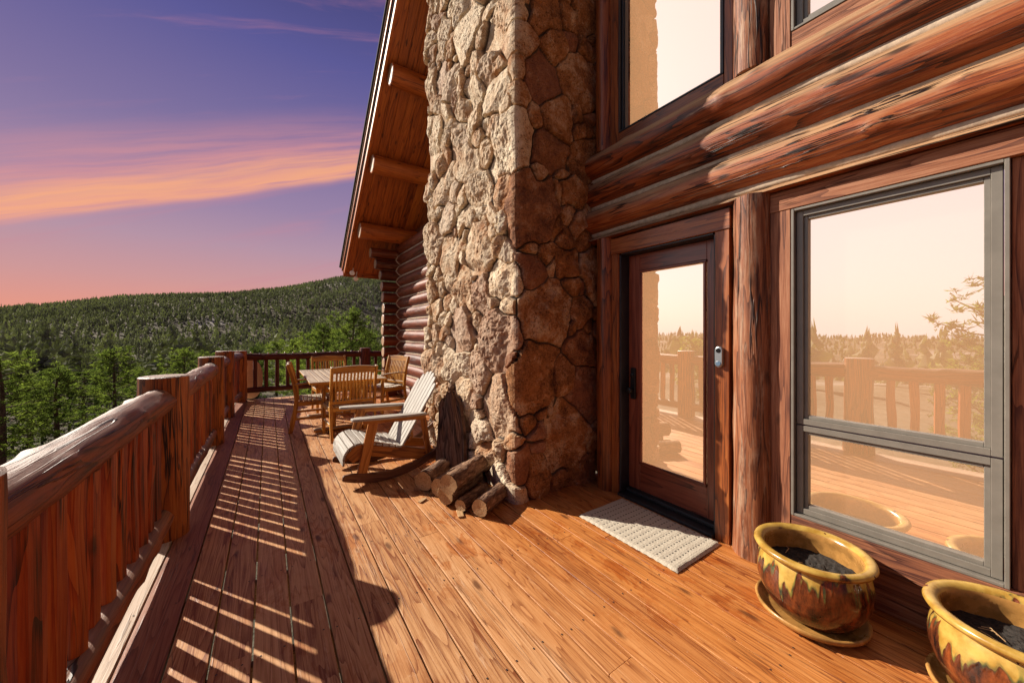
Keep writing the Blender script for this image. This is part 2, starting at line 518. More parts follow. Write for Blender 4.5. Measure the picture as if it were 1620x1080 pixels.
M['rough_trim'] = wood('rough_sawn_trim', (0.14, 0.045, 0.028, 1), (0.37, 0.145, 0.070, 1), (0.52, 0.26, 0.15, 1), crack=0.7, rough=0.7, bump=0.7, fine_amt=1.0, ring=4)
M['wall_post'] = wood('weathered_log_post', (0.09, 0.022, 0.010, 1), (0.36, 0.125, 0.050, 1), (0.54, 0.27, 0.14, 1), crack=1.0, cw=2.2, rough=0.6, bump=1.0,
                      worn=(0.55, 0.38, 0.26, 1), worn_amt=0.5, ring=6, fine_amt=0.9)
M['door'] = wood('mahogany_door', (0.080, 0.016, 0.010, 1), (0.27, 0.068, 0.034, 1), (0.38, 0.12, 0.06, 1), crack=0.1, rough=0.34, bump=0.15, coat=0.4, knot=0.1, ring=3)
M['soffit'] = wood('soffit_boards', (0.16, 0.035, 0.006, 1), (0.44, 0.115, 0.018, 1), (0.58, 0.19, 0.032, 1), crack=0.2, rough=0.5, bump=0.2, knot=0.8, tonev=0.4, ring=4, ak=1.0)
M['teak'] = wood('golden_teak', (0.34, 0.13, 0.020, 1), (0.66, 0.32, 0.055, 1), (0.80, 0.46, 0.11, 1), crack=0.2, rough=0.45, bump=0.2, knot=0.15, ring=4,
                 top=(0.72, 0.62, 0.48, 1), top_amt=1.0, tr=(0.2, 0.6))
M['cedar'] = wood('cedar_frame', (0.24, 0.070, 0.014, 1), (0.60, 0.24, 0.050, 1), (0.74, 0.36, 0.10, 1), crack=0.7, rough=0.5, bump=0.4, knot=0.7, ring=5,
                  top=(0.58, 0.50, 0.42, 1), top_amt=0.6)
M['runner'] = wood('dark_runner_wood', (0.07, 0.025, 0.014, 1), (0.20, 0.085, 0.045, 1), (0.33, 0.16, 0.085, 1), crack=0.6, bump=0.4, knot=0.4, ring=5)
M['grey_slat'] = wood('silvered_slats', (0.30, 0.26, 0.22, 1), (0.52, 0.48, 0.43, 1), (0.64, 0.61, 0.57, 1), crack=0.4, rough=0.7, bump=0.4, knot=0.2, ring=5)
M['bark_ends'] = wood('split_wood', (0.38, 0.19, 0.07, 1), (0.60, 0.38, 0.19, 1), (0.70, 0.50, 0.30, 1), crack=0.6, rough=0.8, bump=0.5, knot=0.0, ring=12)


def plain(name, col, rough=0.5, metal=0.0, spec=0.5, noise=0.0, nscale=20, bump=0.0):
    m, t, b, out = newmat(name)
    if noise:
        co = t.new('ShaderNodeTexCoord').outputs['Object']
        n = t.noise(co, nscale, 5, 0.6)
        k = t.mrange(n, 0.25, 0.75)
        lo = tuple(c * (1 - noise) for c in col[:3]) + (1,)
        hi = tuple(min(1, c * (1 + noise * .6)) for c in col[:3]) + (1,)
        t.put(b.inputs['Base Color'], t.mix(k, lo, hi))
        t.put(b.inputs['Roughness'], t.math('ADD', rough - 0.08, t.math('MULTIPLY', n, 0.2)))
        if bump: t.put(b.inputs['Normal'], t.bump(n, bump, 0.004))
    else:
        b.inputs['Base Color'].default_value = (*col[:3], 1); b.inputs['Roughness'].default_value = rough
    b.inputs['Metallic'].default_value = metal
    b.inputs['Specular IOR Level'].default_value = spec
    return m


M['chink'] = plain('pale_chinking', (0.52, 0.40, 0.29), 0.9, noise=0.25, nscale=30, bump=0.5)
M['grey_frame'] = plain('grey_window_cladding', (0.175, 0.155, 0.130), 0.42, noise=0.12, nscale=14)
M['black_frame'] = plain('black_frame', (0.020, 0.022, 0.030), 0.4, noise=0.3, nscale=14)
M['black_metal'] = plain('black_metal', (0.02, 0.02, 0.024), 0.35, metal=0.6)
M['dark_iron'] = plain('dark_iron', (0.03, 0.025, 0.025), 0.6)
M['shingle'] = plain('dark_shingles', (0.035, 0.035, 0.04), 0.9, noise=0.5, nscale=12, bump=0.6)
M['drip'] = plain('pale_drip_edge', (0.45, 0.40, 0.34), 0.4)
M['cream_lamp'] = plain('cream_lamp_glass', (0.75, 0.68, 0.52), 0.3)
M['bulb'] = plain('frosted_bulb', (0.85, 0.85, 0.85), 0.2)
M['silver'] = plain('brushed_silver', (0.32, 0.34, 0.36), 0.35, metal=0.7)
M['lens'] = plain('black_lens', (0.01, 0.01, 0.012), 0.08)
M['button'] = plain('blue_grey_button', (0.10, 0.16, 0.24), 0.3)
M['soil'] = plain('potting_soil', (0.028, 0.022, 0.018), 0.95, noise=0.8, nscale=90, bump=1.0)
M['tan_board'] = plain('tan_board', (0.62, 0.42, 0.26), 0.6, noise=0.15, nscale=8)
M['threshold'] = plain('black_threshold', (0.014, 0.015, 0.018), 0.5, noise=0.5, nscale=25)


def glass_mat():
    m = bpy.data.materials.new('reflective_glass'); m.use_nodes = True
    m.node_tree.nodes.clear(); t = NT(m.node_tree)
    out = t.new('ShaderNodeOutputMaterial')
    gl = t.new('ShaderNodeBsdfGlossy'); gl.inputs['Color'].default_value = (0.98, 0.95, 0.90, 1); gl.inputs['Roughness'].default_value = 0.0
    co = t.new('ShaderNodeTexCoord').outputs['Object']
    t.put(gl.inputs['Normal'], t.bump(t.noise(co, 1.7, 2), 0.05, 0.02))
    tr = t.new('ShaderNodeBsdfTransparent')
    mx = t.new('ShaderNodeMixShader'); mx.inputs[0].default_value = 0.74
    t.l.new(tr.outputs[0], mx.inputs[1]); t.l.new(gl.outputs[0], mx.inputs[2]); t.l.new(mx.outputs[0], out.inputs[0])
    return m


M['glass'] = glass_mat()


def blind_mat():
    # sheer woven roller shade; glow added to tint reflections orange, beyond the room lamps
    m, t, b, out = newmat('glowing_sheer_shade')
    co = t.new('ShaderNodeTexCoord').outputs['Object']
    n = t.noise(t.scale(co, (1, 1, 1)), 160.0, 2)
    col = t.mix(n, (0.30, 0.22, 0.16, 1), (0.38, 0.29, 0.22, 1))
    t.put(b.inputs['Base Color'], col)
    b.inputs['Roughness'].default_value = 0.9
    t.put(b.inputs['Emission Color'], t.mix(n, (1.0, 0.50, 0.22, 1), (1.0, 0.54, 0.26, 1)))
    b.inputs['Emission Strength'].default_value = 1.0
    return m


M['blind'] = blind_mat()


def stone_mat():
    m, t, b, out = newmat('fieldstone')
    rn = t.attr('rn', 'Fac'); mo = t.attr('mort', 'Fac'); r2 = t.attr('rn2', 'Fac')
    co = t.new('ShaderNodeTexCoord').outputs['Object']
    n1 = t.noise(co, 7.0, 6, 0.6, 0.4)
    n2 = t.noise(co, 45.0, 5, 0.7)
    n3 = t.noise(t.vmath('ADD', co, (4, 7, 1)), 3.0, 4, 0.6)
    f = t.math('ADD', t.math('MULTIPLY', n1, 0.8), t.math('MULTIPLY', n2, 0.35))
    f = t.math('ADD', f, t.math('MULTIPLY', t.math('SUBTRACT', rn, 0.55), 0.45))
    col = t.ramp(f, [(0.22, (0.09, 0.030, 0.010, 1)), (0.44, (0.36, 0.155, 0.055, 1)), (0.60, (0.58, 0.41, 0.26, 1)), (0.80, (0.76, 0.63, 0.46, 1))])
    sp1 = t.noise(co, 85.0, 4, 0.75); sp2 = t.noise(co, 22.0, 5, 0.7, 0.6)
    col = t.mix(t.math('MULTIPLY', t.mrange(sp1, 0.50, 0.40), t.mrange(sp2, 0.44, 0.56)), col, t.mix(1.0, col, (0.30, 0.24, 0.22, 1), 'MULTIPLY'))
    col = t.mix(t.math('MULTIPLY', t.mrange(sp1, 0.60, 0.66), 0.45), col, (0.62, 0.42, 0.28, 1))
    rust = t.math('MULTIPLY', t.mrange(n3, 0.5, 0.68), t.mrange(r2, 0.35, 0.8))
    col = t.mix(t.math('MULTIPLY', rust, 0.75), col, (0.36, 0.13, 0.035, 1))
    red = t.math('MULTIPLY', t.mrange(r2, 0.3, 0.05), 0.55)
    col = t.mix(red, col, (0.22, 0.085, 0.06, 1))
    # dark pits
    vo = t.new('ShaderNodeTexVoronoi'); t.put(vo.inputs['Vector'], t.vmath('ADD', co, t.vmath('MULTIPLY', t.noise(co, 30.0, 2, out=1), (0.02, 0.02, 0.02)))); vo.inputs['Scale'].default_value = 62.0
    pit = t.math('MULTIPLY', t.mrange(vo.outputs['Distance'], 0.14, 0.34, 1.0, 0.0), t.mrange(t.noise(co, 5.0, 3), 0.42, 0.6))
    col = t.mix(t.math('MULTIPLY', pit, 0.6), col, (0.08, 0.04, 0.025, 1))
    col = t.mix(t.mrange(mo, 0.6, 0.1), col, (0.085, 0.06, 0.045, 1))
    t.put(b.inputs['Base Color'], col)
    b.inputs['Roughness'].default_value = 0.85; b.inputs['Specular IOR Level'].default_value = 0.25
    h = t.math('ADD', t.math('MULTIPLY', n2, 1.0), t.math('MULTIPLY', t.noise(co, 130.0, 3, 0.7), 0.35))
    h = t.math('SUBTRACT', h, t.math('MULTIPLY', pit, 1.1))
    t.put(b.inputs['Normal'], t.bump(h, 0.9, 0.012))
    return m


M['stone'] = stone_mat()


def bark_mat():
    m, t, b, out = newmat('pine_bark')
    g = t.attr('gc')
    n = t.noise(t.scale(g, (9.0, 34.0, 34.0)), 1.0, 5, 0.65, 0.5)
    n2 = t.noise(t.scale(g, (25.0, 50.0, 50.0)), 1.0, 3)
    col = t.ramp(t.math('ADD', t.math('MULTIPLY', n, 0.75), t.math('MULTIPLY', n2, 0.25)),
                 [(0.3, (0.022, 0.012, 0.008, 1)), (0.46, (0.12, 0.055, 0.030, 1)), (0.58, (0.30, 0.17, 0.095, 1)), (0.75, (0.50, 0.38, 0.27, 1))])
    t.put(b.inputs['Base Color'], col)
    b.inputs['Roughness'].default_value = 0.9
    t.put(b.inputs['Normal'], t.bump(n, 1.0, 0.02))
    return m


M['bark'] = bark_mat()
M['dark_bark'] = wood('dark_furrowed_bark', (0.03, 0.018, 0.014, 1), (0.22, 0.11, 0.07, 1), (0.44, 0.28, 0.20, 1), crack=1.0, cw=3.0, rough=0.9, bump=1.0, ring=6)


def glaze_mat():
    m, t, b, out = newmat('drip_glaze')
    co = t.new('ShaderNodeTexCoord').outputs['Object']
    x, y, z = t.xyz(co)
    oi = t.new('ShaderNodeObjectInfo').outputs['Random']
    off = t.comb(t.math('MULTIPLY', oi, 31.0), 0.0, 0.0)
    ang = t.vmath('ADD', t.scale(co, (1.0, 1.0, 0.10)), off)
    d1 = t.noise(ang, 17.0, 2, 0.45)
    d2 = t.noise(ang, 44.0, 1, 0.4)
    drip = t.math('ADD', t.math('MULTIPLY', t.math('SUBTRACT', d1, 0.5), 0.34), t.math('MULTIPLY', t.math('SUBTRACT', d2, 0.5), 0.20))
    lv = t.math('ADD', z, drip)                       # below ~0.20 the brown glaze shows
    n = t.noise(t.vmath('ADD', co, off), 16.0, 5, 0.6)
    yel = t.mix(t.mrange(n, 0.3, 0.7), (0.30, 0.160, 0.024, 1), (0.50, 0.325, 0.075, 1))
    brn = t.ramp(t.noise(t.vmath('ADD', t.scale(co, (1, 1, .35)), off), 26.0, 5, 0.65), [(0.36, (0.018, 0.008, 0.006, 1)), (0.52, (0.11, 0.028, 0.010, 1)), (0.72, (0.28, 0.070, 0.018, 1))])
    k = t.mrange(lv, 0.224, 0.231)
    col = t.mix(k, brn, yel)
    edge = t.math('MULTIPLY', t.mrange(lv, 0.206, 0.230), t.mrange(lv, 0.230, 0.256, 1.0, 0.0))
    green = t.mix(t.mrange(n, 0.4, 0.6), (0.020, 0.040, 0.022, 1), (0.16, 0.15, 0.035, 1))
    col = t.mix(t.math('MULTIPLY', edge, t.mrange(d2, 0.35, 0.6)), col, green)
    # rim lip stays ochre with brown where the glaze thins
    lip = t.mrange(t.math('ABSOLUTE', t.math('SUBTRACT', z, 0.288)), 0.0, 0.008, 1.0, 0.0)
    col = t.mix(t.math('MULTIPLY', lip, 0.6), col, (0.22, 0.08, 0.02, 1))
    t.put(b.inputs['Base Color'], col)
    t.put(b.inputs['Roughness'], t.mix(k, (0.12, 0.12, 0.12, 1), (0.26, 0.26, 0.26, 1)))
    b.inputs['Specular IOR Level'].default_value = 0.5
    t.put(b.inputs['Normal'], t.bump(t.math('ADD', t.math('MULTIPLY', t.mrange(lv, 0.19, 0.215), 0.6), t.math('MULTIPLY', n, .3)), 0.35, 0.006))
    return m


M['glaze'] = glaze_mat()
M['pot_inside'] = plain('ochre_glaze_inside', (0.40, 0.20, 0.055), 0.25, noise=0.45, nscale=14)


def mat_weave():
    m, t, b, out = newmat('woven_wool')
    co = t.new('ShaderNodeTexCoord').outputs['Object']
    x, y, z = t.xyz(co)
    # short dark stitches in rows across the mat
    row = t.math('ABSOLUTE', t.math('SUBTRACT', t.math('FRACT', t.math('MULTIPLY', y, 1 / 0.046)), 0.5))
    dash = t.math('ABSOLUTE', t.math('SUBTRACT', t.math('FRACT', t.math('ADD', t.math('MULTIPLY', x, 1 / 0.030), t.math('MULTIPLY', t.noise(co, 30.0, 2), 0.5))), 0.5))
    k = t.math('MULTIPLY', t.mrange(row, 0.37, 0.42), t.mrange(dash, 0.16, 0.26, 1.0, 0.0))
    k = t.math('MULTIPLY', k, t.mrange(t.math('ABSOLUTE', x), 0.222, 0.23, 1.0, 0.0))
    k = t.math('MULTIPLY', k, t.mrange(t.math('ABSOLUTE', y), 0.35, 0.357, 1.0, 0.0))
    n = t.noise(co, 60.0, 4, 0.6)
    col = t.mix(n, (0.38, 0.33, 0.25, 1), (0.56, 0.50, 0.41, 1))
    col = t.mix(t.math('MULTIPLY', k, 0.92), col, (0.035, 0.028, 0.028, 1))
    t.put(b.inputs['Base Color'], col)
    b.inputs['Roughness'].default_value = 0.95
    h = t.math('ADD', t.math('MULTIPLY', row, -1.0), t.math('MULTIPLY', n, 0.7))
    t.put(b.inputs['Normal'], t.bump(h, 0.8, 0.008))
    return m


M['weave'] = mat_weave()


def ground_mat():
    m, t, b, out = newmat('dry_hillside')
    co = t.new('ShaderNodeNewGeometry').outputs['Position']
    n = t.noise(co, 0.05, 8, 0.65)
    n2 = t.noise(co, 1.2, 6, 0.7)
    nf = t.noise(co, 0.012, 5, 0.6)
    col = t.ramp(t.math('ADD', t.math('MULTIPLY', n, 0.5), t.math('MULTIPLY', n2, 0.5)),
                 [(0.3, (0.045, 0.042, 0.028, 1)), (0.5, (0.12, 0.105, 0.075, 1)), (0.7, (0.25, 0.21, 0.16, 1))])
    col = t.mix(t.mrange(nf, 0.58, 0.66), col, (0.30, 0.27, 0.25, 1))
    snow = t.mrange(t.math('ADD', t.math('MULTIPLY', t.noise(co, 0.035, 6, 0.6), 0.7), t.math('MULTIPLY', n2, 0.3)), 0.635, 0.66)
    col = t.mix(snow, col, (0.75, 0.76, 0.80, 1))
    t.put(b.inputs['Base Color'], col)
    b.inputs['Roughness'].default_value = 0.95; b.inputs['Specular IOR Level'].default_value = 0.1
    t.put(b.inputs['Normal'], t.bump(n2, 0.6, 0.3))
    return m


M['ground'] = ground_mat()


def foliage_mat(name, dark, light):
    m = bpy.data.materials.new(name); m.use_nodes = True
    m.node_tree.nodes.clear(); t = NT(m.node_tree)
    out = t.new('ShaderNodeOutputMaterial')
    rn = t.attr('rn', 'Fac')
    oi = t.new('ShaderNodeObjectInfo').outputs['Random']
    f = t.math('ADD', t.math('MULTIPLY', rn, 0.6), t.math('MULTIPLY', oi, 0.45))
    col = t.ramp(f, [(0.05, dark), (0.95, light)])
    df = t.new('ShaderNodeBsdfDiffuse'); t.put(df.inputs[0], col)
    tl = t.new('ShaderNodeBsdfTranslucent'); t.put(tl.inputs[0], t.mix(1.0, col, (1.1, 1.25, 0.6, 1), 'MULTIPLY'))
    mx = t.new('ShaderNodeMixShader'); mx.inputs[0].default_value = 0.5
    t.l.new(df.outputs[0], mx.inputs[1]); t.l.new(tl.outputs[0], mx.inputs[2]); t.l.new(mx.outputs[0], out.inputs[0])
    return m


M['needles'] = foliage_mat('pine_needles', (0.020, 0.042, 0.022, 1), (0.26, 0.31, 0.09, 1))
M['far_needles'] = foliage_mat('distant_pine_needles', (0.090, 0.098, 0.078, 1), (0.46, 0.46, 0.37, 1))
M['trunk'] = plain('pine_trunk', (0.13, 0.075, 0.05), 0.95, noise=0.5, nscale=6)

# ================================================================== DECK
GAP = 0.0080
seams = [-0.346 + 0.1460 * k for k in range(0, 31)]
mb = MB()
rd = random.Random(5)


def deck_run(x0, x1, y0, y1, tone=None, mat=0):
    y = y0
    first = True
    while y < y1 - 0.05:
        ln = rd.uniform(1.6, 5.5) if first else rd.uniform(4.2, 7.0)
        first = False
        ye = min(y + ln, y1)
        if y1 - ye < 0.5: ye = y1
        z = rd.uniform(-0.0015, 0.0015)
        g0 = RNG.uniform(-40, 40, 3)
        tn = rd.random()
        xm = (x0 + x1) / 2
        n = max(2, int((ye - y) / 0.35))
        ys_ = np.linspace(y + 0.002, ye - 0.003, n + 1)
        pts = np.stack([xm + 0 * ys_, ys_, -0.019 + z + 0.0012 * vn(ys_ * 1.3, x0 * 9, 0, 3)], 1)
        sweep(mb, pts, rect(x1 - x0 - GAP, 0.038, 0.0015), (0, 0, 1), False, tone=tn, cap=0.002, mat=mat, goff=g0)
        # screw heads, two to each joist
        for yj in np.arange(math.ceil(y / 0.61) * 0.61, ye, 0.61):
            for xo in (-0.045, 0.045):
                if x1 - x0 < 0.1: continue
                cx_, cy_ = xm + xo + rd.uniform(-.006, .006), yj + rd.uniform(-.012, .012)
                th = np.linspace(0, 2 * np.pi, 8, endpoint=False)
                rr = 0.0042
                mb.add(np.stack([cx_ + rr * np.cos(th), cy_ + rr * np.sin(th), 0 * th + z + 0.0018], 1), [tuple(range(8))], None, 0.5, False, 2)
        y = ye


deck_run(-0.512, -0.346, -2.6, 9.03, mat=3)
for a, b_ in zip(seams[:-1], seams[1:]):
    if a > 2.45: break
    deck_run(a, min(b_, 2.575), -2.6, 9.03)
for a, b_ in zip(seams[:-1], seams[1:]):
    if a > 2.55: deck_run(a, b_, 8.15, 9.03)
deck_run(-0.655, -0.513, -2.6, 9.03, mat=1)
for yj in np.arange(-2.4, 9.0, 0.61):                     # joists under the boards
    box(mb, (-0.62, yj - 0.02, -0.24), (2.9, yj + 0.02, -0.041), 0, mat=0)
box(mb, (-0.69, -2.6, -0.26), (-0.657, 9.09, 0.0), 1, mat=1)
box(mb, (-0.69, 9.036, -0.26), (4.1, 9.085, 0.004), 0, mat=1)
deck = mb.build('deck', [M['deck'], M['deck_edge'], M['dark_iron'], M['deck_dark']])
tag(deck, kind='structure')

# ================================================================== RAILING (left side)
railing = empty('deck_railing', 'long peeled-log railing along the left edge of the deck with close-set red balusters', 'railing', (-0.57, 0, 0))


def rel(o, parent):
    o.matrix_parent_inverse = Matrix.Identity(4)
    o.location = Vector(o.location) - Vector(parent.location)
    return o


RX = -0.575
posts = [(-1.15, 0.12), (1.185, 0.130), (3.30, 0.128), (5.70, 0.128), (7.42, 0.125), (8.92, 0.115)]
for i, (py, pr) in enumerate(posts):
    mb = MB()
    top = 1.06 if i < 5 else 1.0
    xx = RX if i < 5 else -0.46
    log(mb, (xx, py, -0.25), (xx, py, top), pr * 1.02, pr * .97, n=28, seg=34, lump=0.05, fine=0.035, up=(0, 1, 0), knots=5, cap=0.006)
    rel(mb.build('post', M['post'], railing), railing)
spans = list(zip(posts[:-1], posts[1:]))
nb = 0
for i, ((y0, r0), (y1, r1)) in enumerate(spans):
    x0 = RX; x1 = RX if i < 4 else -0.47
    za = 0.910
    mb = MB()
    log(mb, (x0, y0 + r0 * .55, za), (x1, y1 - r1 * .55, za), 0.084, 0.083, n=28, seg=90, lump=0.15, fine=0.09, bend=0.012, knots=6, squash=(1.0, 0.98), ends=(0.05, 0.05))
    rel(mb.build('top_rail', M['rail'], railing), railing)
    mb = MB()
    log(mb, (x0 + .012, y0 + r0 * .7, 0.158), (x1 + .012, y1 - r1 * .7, 0.158), 0.058, 0.058, n=18, seg=50, lump=0.10, fine=0.03, knots=3, ends=(0.04, 0.04))
    rel(mb.build('bottom_rail', M['rail'], railing), railing)
    lo, hi = y0 + r0 + 0.05, y1 - r1 - 0.05
    n = int(round((hi - lo) / 0.160))
    for k in range(n):
        f = (k + 0.5) / n
        y = lo + (hi - lo) * f + rd.uniform(-.004, .004)
        x = x0 + (x1 - x0) * f
        mb = MB()
        seg = 14
        zz = np.linspace(0.185, 0.858, seg + 1)
        sd = rd.randint(1, 999)
        wv, dv = rd.uniform(.064, .072), rd.uniform(.052, .060)
        base_p = rect(wv, dv, rd.uniform(.008, .014))
        q = np.stack([base_p * (1 + 0.07 * vn(zz[a_] * 4 + sd, np.arange(8) * .7, 0.5, sd)[:, None]) for a_ in range(seg + 1)])
        tw = rd.uniform(.05, .42)
        q = np.stack([q[..., 0] * math.cos(tw) - q[..., 1] * math.sin(tw), q[..., 0] * math.sin(tw) + q[..., 1] * math.cos(tw)], 2)
        pts = np.stack([x + 0.007 * vn(zz * 3, sd, 1, 2), y + 0.006 * vn(zz * 3, sd, 5, 2), zz], 1)
        sweep(mb, pts, q, (1, 0, 0), False, cap=0.002)
        rel(mb.build('baluster', M['baluster'], railing), railing)
        nb += 1

# far railing
far = empty('far_railing', 'dark red log railing crossing the far end of the deck behind the table', 'railing', (0.6, 9.0, 0))
fposts = [-0.46, 1.90, 4.0]
for px_ in fposts[1:]:
    mb = MB()
    log(mb, (px_, 9.0, -0.25), (px_, 9.0, 1.0), 0.125, 0.118, n=20, seg=16, up=(0, 1, 0))
    rel(mb.build('post', M['far_rail'], far), far)
for a, b_ in zip(fposts[:-1], fposts[1:]):
    mb = MB(); log(mb, (a + .09, 9.0, 0.865), (b_ - .09, 9.0, 0.865), 0.068, n=18, seg=30, bend=0.01)
    rel(mb.build('top_rail', M['far_rail'], far), far)
    mb = MB(); log(mb, (a + .09, 9.0, 0.20), (b_ - .09, 9.0, 0.20), 0.055, n=14, seg=20)
    rel(mb.build('bottom_rail', M['far_rail'], far), far)
    n = int((b_ - a - .3) / 0.172)
    for k in range(n):
        x = a + .15 + (b_ - a - .3) * (k + .5) / n
        mb = MB(); log(mb, (x, 9.0, 0.23), (x, 9.0, 0.82), 0.036, n=10, seg=6, up=(0, 1, 0))
        rel(mb.build('baluster', M['far_rail'], far), far)

sl = empty('string_lights', 'string of small frosted bulbs wound along the far railing top', 'string lights', (0.6, 8.93, 0.93))
mb = MB()
xs = np.linspace(-0.36, 1.78, 60)
wire = np.stack([xs, 8.96 - 0.05 * np.cos(xs * 14), 0.935 - 0.012 + 0.015 * np.sin(xs * 14)], 1)
tube(mb, wire, 0.004, 6)
rel(mb.build('wire', M['dark_iron'], sl), sl)
for k in range(15):
    i = 2 + k * 4
    p = wire[min(i, 59)]
    mb = MB(); lathe(mb, [(0.0001, -.018), (0.012, -.012), (0.016, 0), (0.013, .012), (0.0001, .02)], 10, p + np.array([0, 0, .018]))
    rel(mb.build('bulb', M['bulb'], sl), sl)

mb = MB()
th = np.linspace(0, 2 * np.pi, 40, endpoint=False)
out = [(0.21 * (abs(math.cos(a)) ** .8) * (1 if math.cos(a) > 0 else -1), 0.40 * (abs(math.sin(a)) ** .9) * (1 if math.sin(a) > 0 else -1)) for a in th]
sweep(mb, [(-0.30, 9.21, 0.40), (-0.30, 9.235, 0.40)], out, (0.0, 0.0, 1), False, cap=0.002)
o = mb.build('oval_board', M['tan_board'], origin=(-0.30, 9.22, 0.0))
tag(o, 'tan rounded board seen through the far balusters beside the corner post', 'board')

# ================================================================== HOUSE
house = empty('log_house', 'log house with stone chimney, glass door and tall windows along the deck', 'house', (2.6, 3.0, 0))


def hpart(mbx, name, mat, parent=None):
    o = mbx.build(name, mat, parent or house)
    if parent is None: rel(o, house)
    return o


# wall logs above the door, running along the facade
zlogs = [(2.855, 0.128), (2.603, 0.118), (2.360, 0.118)]
for k, (zc, rv) in enumerate(zlogs):
    mb = MB()
    fl = [(1, -0.2, 0.118)] if k == 0 else None
    log(mb, (2.535, -2.6, zc + (0.0)), (2.535, 2.42, zc), 0.165 + 0.006 * k, 0.160, n=44, seg=170, lump=0.045, fine=0.025, squash=(1, rv / 0.160), bend=0.006, knots=26, flat=fl, seed=100 + k)
    hpart(mb, 'wall_log', M['wall_log'])
mb = MB()
log(mb, (2.545, -2.6, 2.128), (2.545, 2.42, 2.128), 0.165, 0.160, n=40, seg=120, lump=0.03, fine=0.02, squash=(1, 0.62), knots=8, flat=[(1, 0.042, 0.2)], seed=131)
hpart(mb, 'wall_log', M['wall_log'])
# chinking between them
for k, zc in enumerate((2.728, 2.481, 2.236)):
    mb = MB()
    ys_ = np.linspace(-2.6, 2.42, 120)
    pts = np.stack([2.475 + 0 * ys_, ys_, zc + 0.006 * vn(ys_ * 2, k, 0, 5)], 1)
    th = np.linspace(0, 2 * np.pi, 10, endpoint=False)
    pr = np.stack([np.broadcast_to(0.02 * np.cos(th), (120, 10)), (0.026 + 0.005 * vn(ys_ * 6, k, 2, 8))[:, None] * np.sin(th)], 2)
    sweep(mb, pts, pr, (0, 0, 1), True)
    hpart(mb, 'chinking', M['chink'])
# backing wall (inside face) with openings left for the door and the windows
mb = MB()
for lo, hi in (((2.66, 2.07, 0), (2.80, 8.0, 2.2)), ((2.66, -2.6, 0), (2.80, 0.04, 2.2)), ((2.66, 0.84, 0), (2.80, 1.20, 2.2)), ((2.66, .04, 0), (2.80, .84, .32)),
               ((2.66, -2.6, 2.16), (2.80, 8.0, 2.98)), ((2.66, 2.08, 2.98), (2.80, 8.0, 3.6)), ((2.66, .86, 2.98), (2.80, 1.15, 5.4)), ((2.66, -2.6, 5.3), (2.80, 4.4, 6.1))):
    box(mb, lo, hi, 1)
hpart(mb, 'wall', M['rough_trim'])

# --- chimney: one continuous fieldstone sheet wrapped round three sides
CX0, CYF, CYB, CXE = 1.645, 2.355, 4.22, 2.52
L0, L1, L2 = CXE - CX0, CYB - CYF, CXE - CX0
STEP = 0.0095
us = np.arange(0, L0 + L1 + L2 + STEP, STEP)
zs = np.arange(-0.02, 6.2, STEP)
nu, nz = len(us), len(zs)
U_, Z_ = np.meshgrid(us, zs, indexing='ij')
# seeds: dart throwing with varied radii
rs = np.random.default_rng(23)
seeds = []
for rad, tries in ((0.27, 80), (0.19, 300), (0.130, 700), (0.080, 1100), (0.045, 600)):
    for _ in range(tries):
        u, z = rs.uniform(-.1, L0 + L1 + L2 + .1), rs.uniform(-0.1, 6.3)
        ok = True
        for (a, b2, r2_) in seeds:
            if (a - u) ** 2 + (b2 - z) ** 2 < (0.80 * (rad + r2_)) ** 2: ok = False; break
        if ok: seeds.append((u, z, rad))
seeds = np.array(seeds); NS = len(seeds)
ang = rs.uniform(-0.5, 0.5, NS) + (rs.uniform(size=NS) < 0.5) * (np.pi / 2)
asp = rs.uniform(1.0, 1.7, NS)
ca, sa = np.cos(ang), np.sin(ang)
wu = U_ + 0.016 * fbm(U_ * 9, Z_ * 9, 0.0, 4, 3); wz = Z_ + 0.016 * fbm(U_ * 9, Z_ * 9, 7.0, 9, 3)
F1 = np.full(U_.shape, 9e9); F2 = np.full(U_.shape, 9e9); ID = np.zeros(U_.shape, int)
for k in range(NS):
    su, sz_, sr = seeds[k]
    i0, i1 = np.searchsorted(us, (su - 4.5 * sr - .05, su + 4.5 * sr + .05)); j0, j1 = np.searchsorted(zs, (sz_ - 4.5 * sr - .05, sz_ + 4.5 * sr + .05))
    if i1 <= i0 or j1 <= j0: continue
    a = wu[i0:i1, j0:j1] - su; c = wz[i0:i1, j0:j1] - sz_
    p = (a * ca[k] + c * sa[k]) / math.sqrt(asp[k]); q = (-a * sa[k] + c * ca[k]) * math.sqrt(asp[k])
    dd = (np.abs(p) ** 6.0 + np.abs(q) ** 6.0) ** (1 / 6.0) * 0.62 + (np.abs(p) + np.abs(q)) * 0.20 + np.sqrt(p * p + q * q) * 0.18 - sr * 0.95
    f1 = F1[i0:i1, j0:j1]; f2 = F2[i0:i1, j0:j1]; idd = ID[i0:i1, j0:j1]
    new = dd < f1
    F2[i0:i1, j0:j1] = np.where(new, f1, np.minimum(f2, dd))
    F1[i0:i1, j0:j1] = np.where(new, dd, f1)
    ID[i0:i1, j0:j1] = np.where(new, k, idd)
edge = np.clip((F2 - F1) * 0.5, 0, 0.2)
hk = rs.uniform(0.030, 0.078, NS); tk1 = rs.uniform(-0.20, 0.20, NS); tk2 = rs.uniform(-0.20, 0.20, NS)
du = U_ - seeds[ID, 0]; dzz = Z_ - seeds[ID, 1]; szk = seeds[ID, 2]
plate = sstep(0.0015, 0.010, edge)
rough_k = rs.uniform(0.6, 1.7, NS)[ID]
wob1 = fbm(U_ * 11, Z_ * 11, ID * 0.77, 5, 3) * 0.02; wob2 = fbm(U_ * 11, Z_ * 11, ID * 0.77 + 9, 6, 3) * 0.02
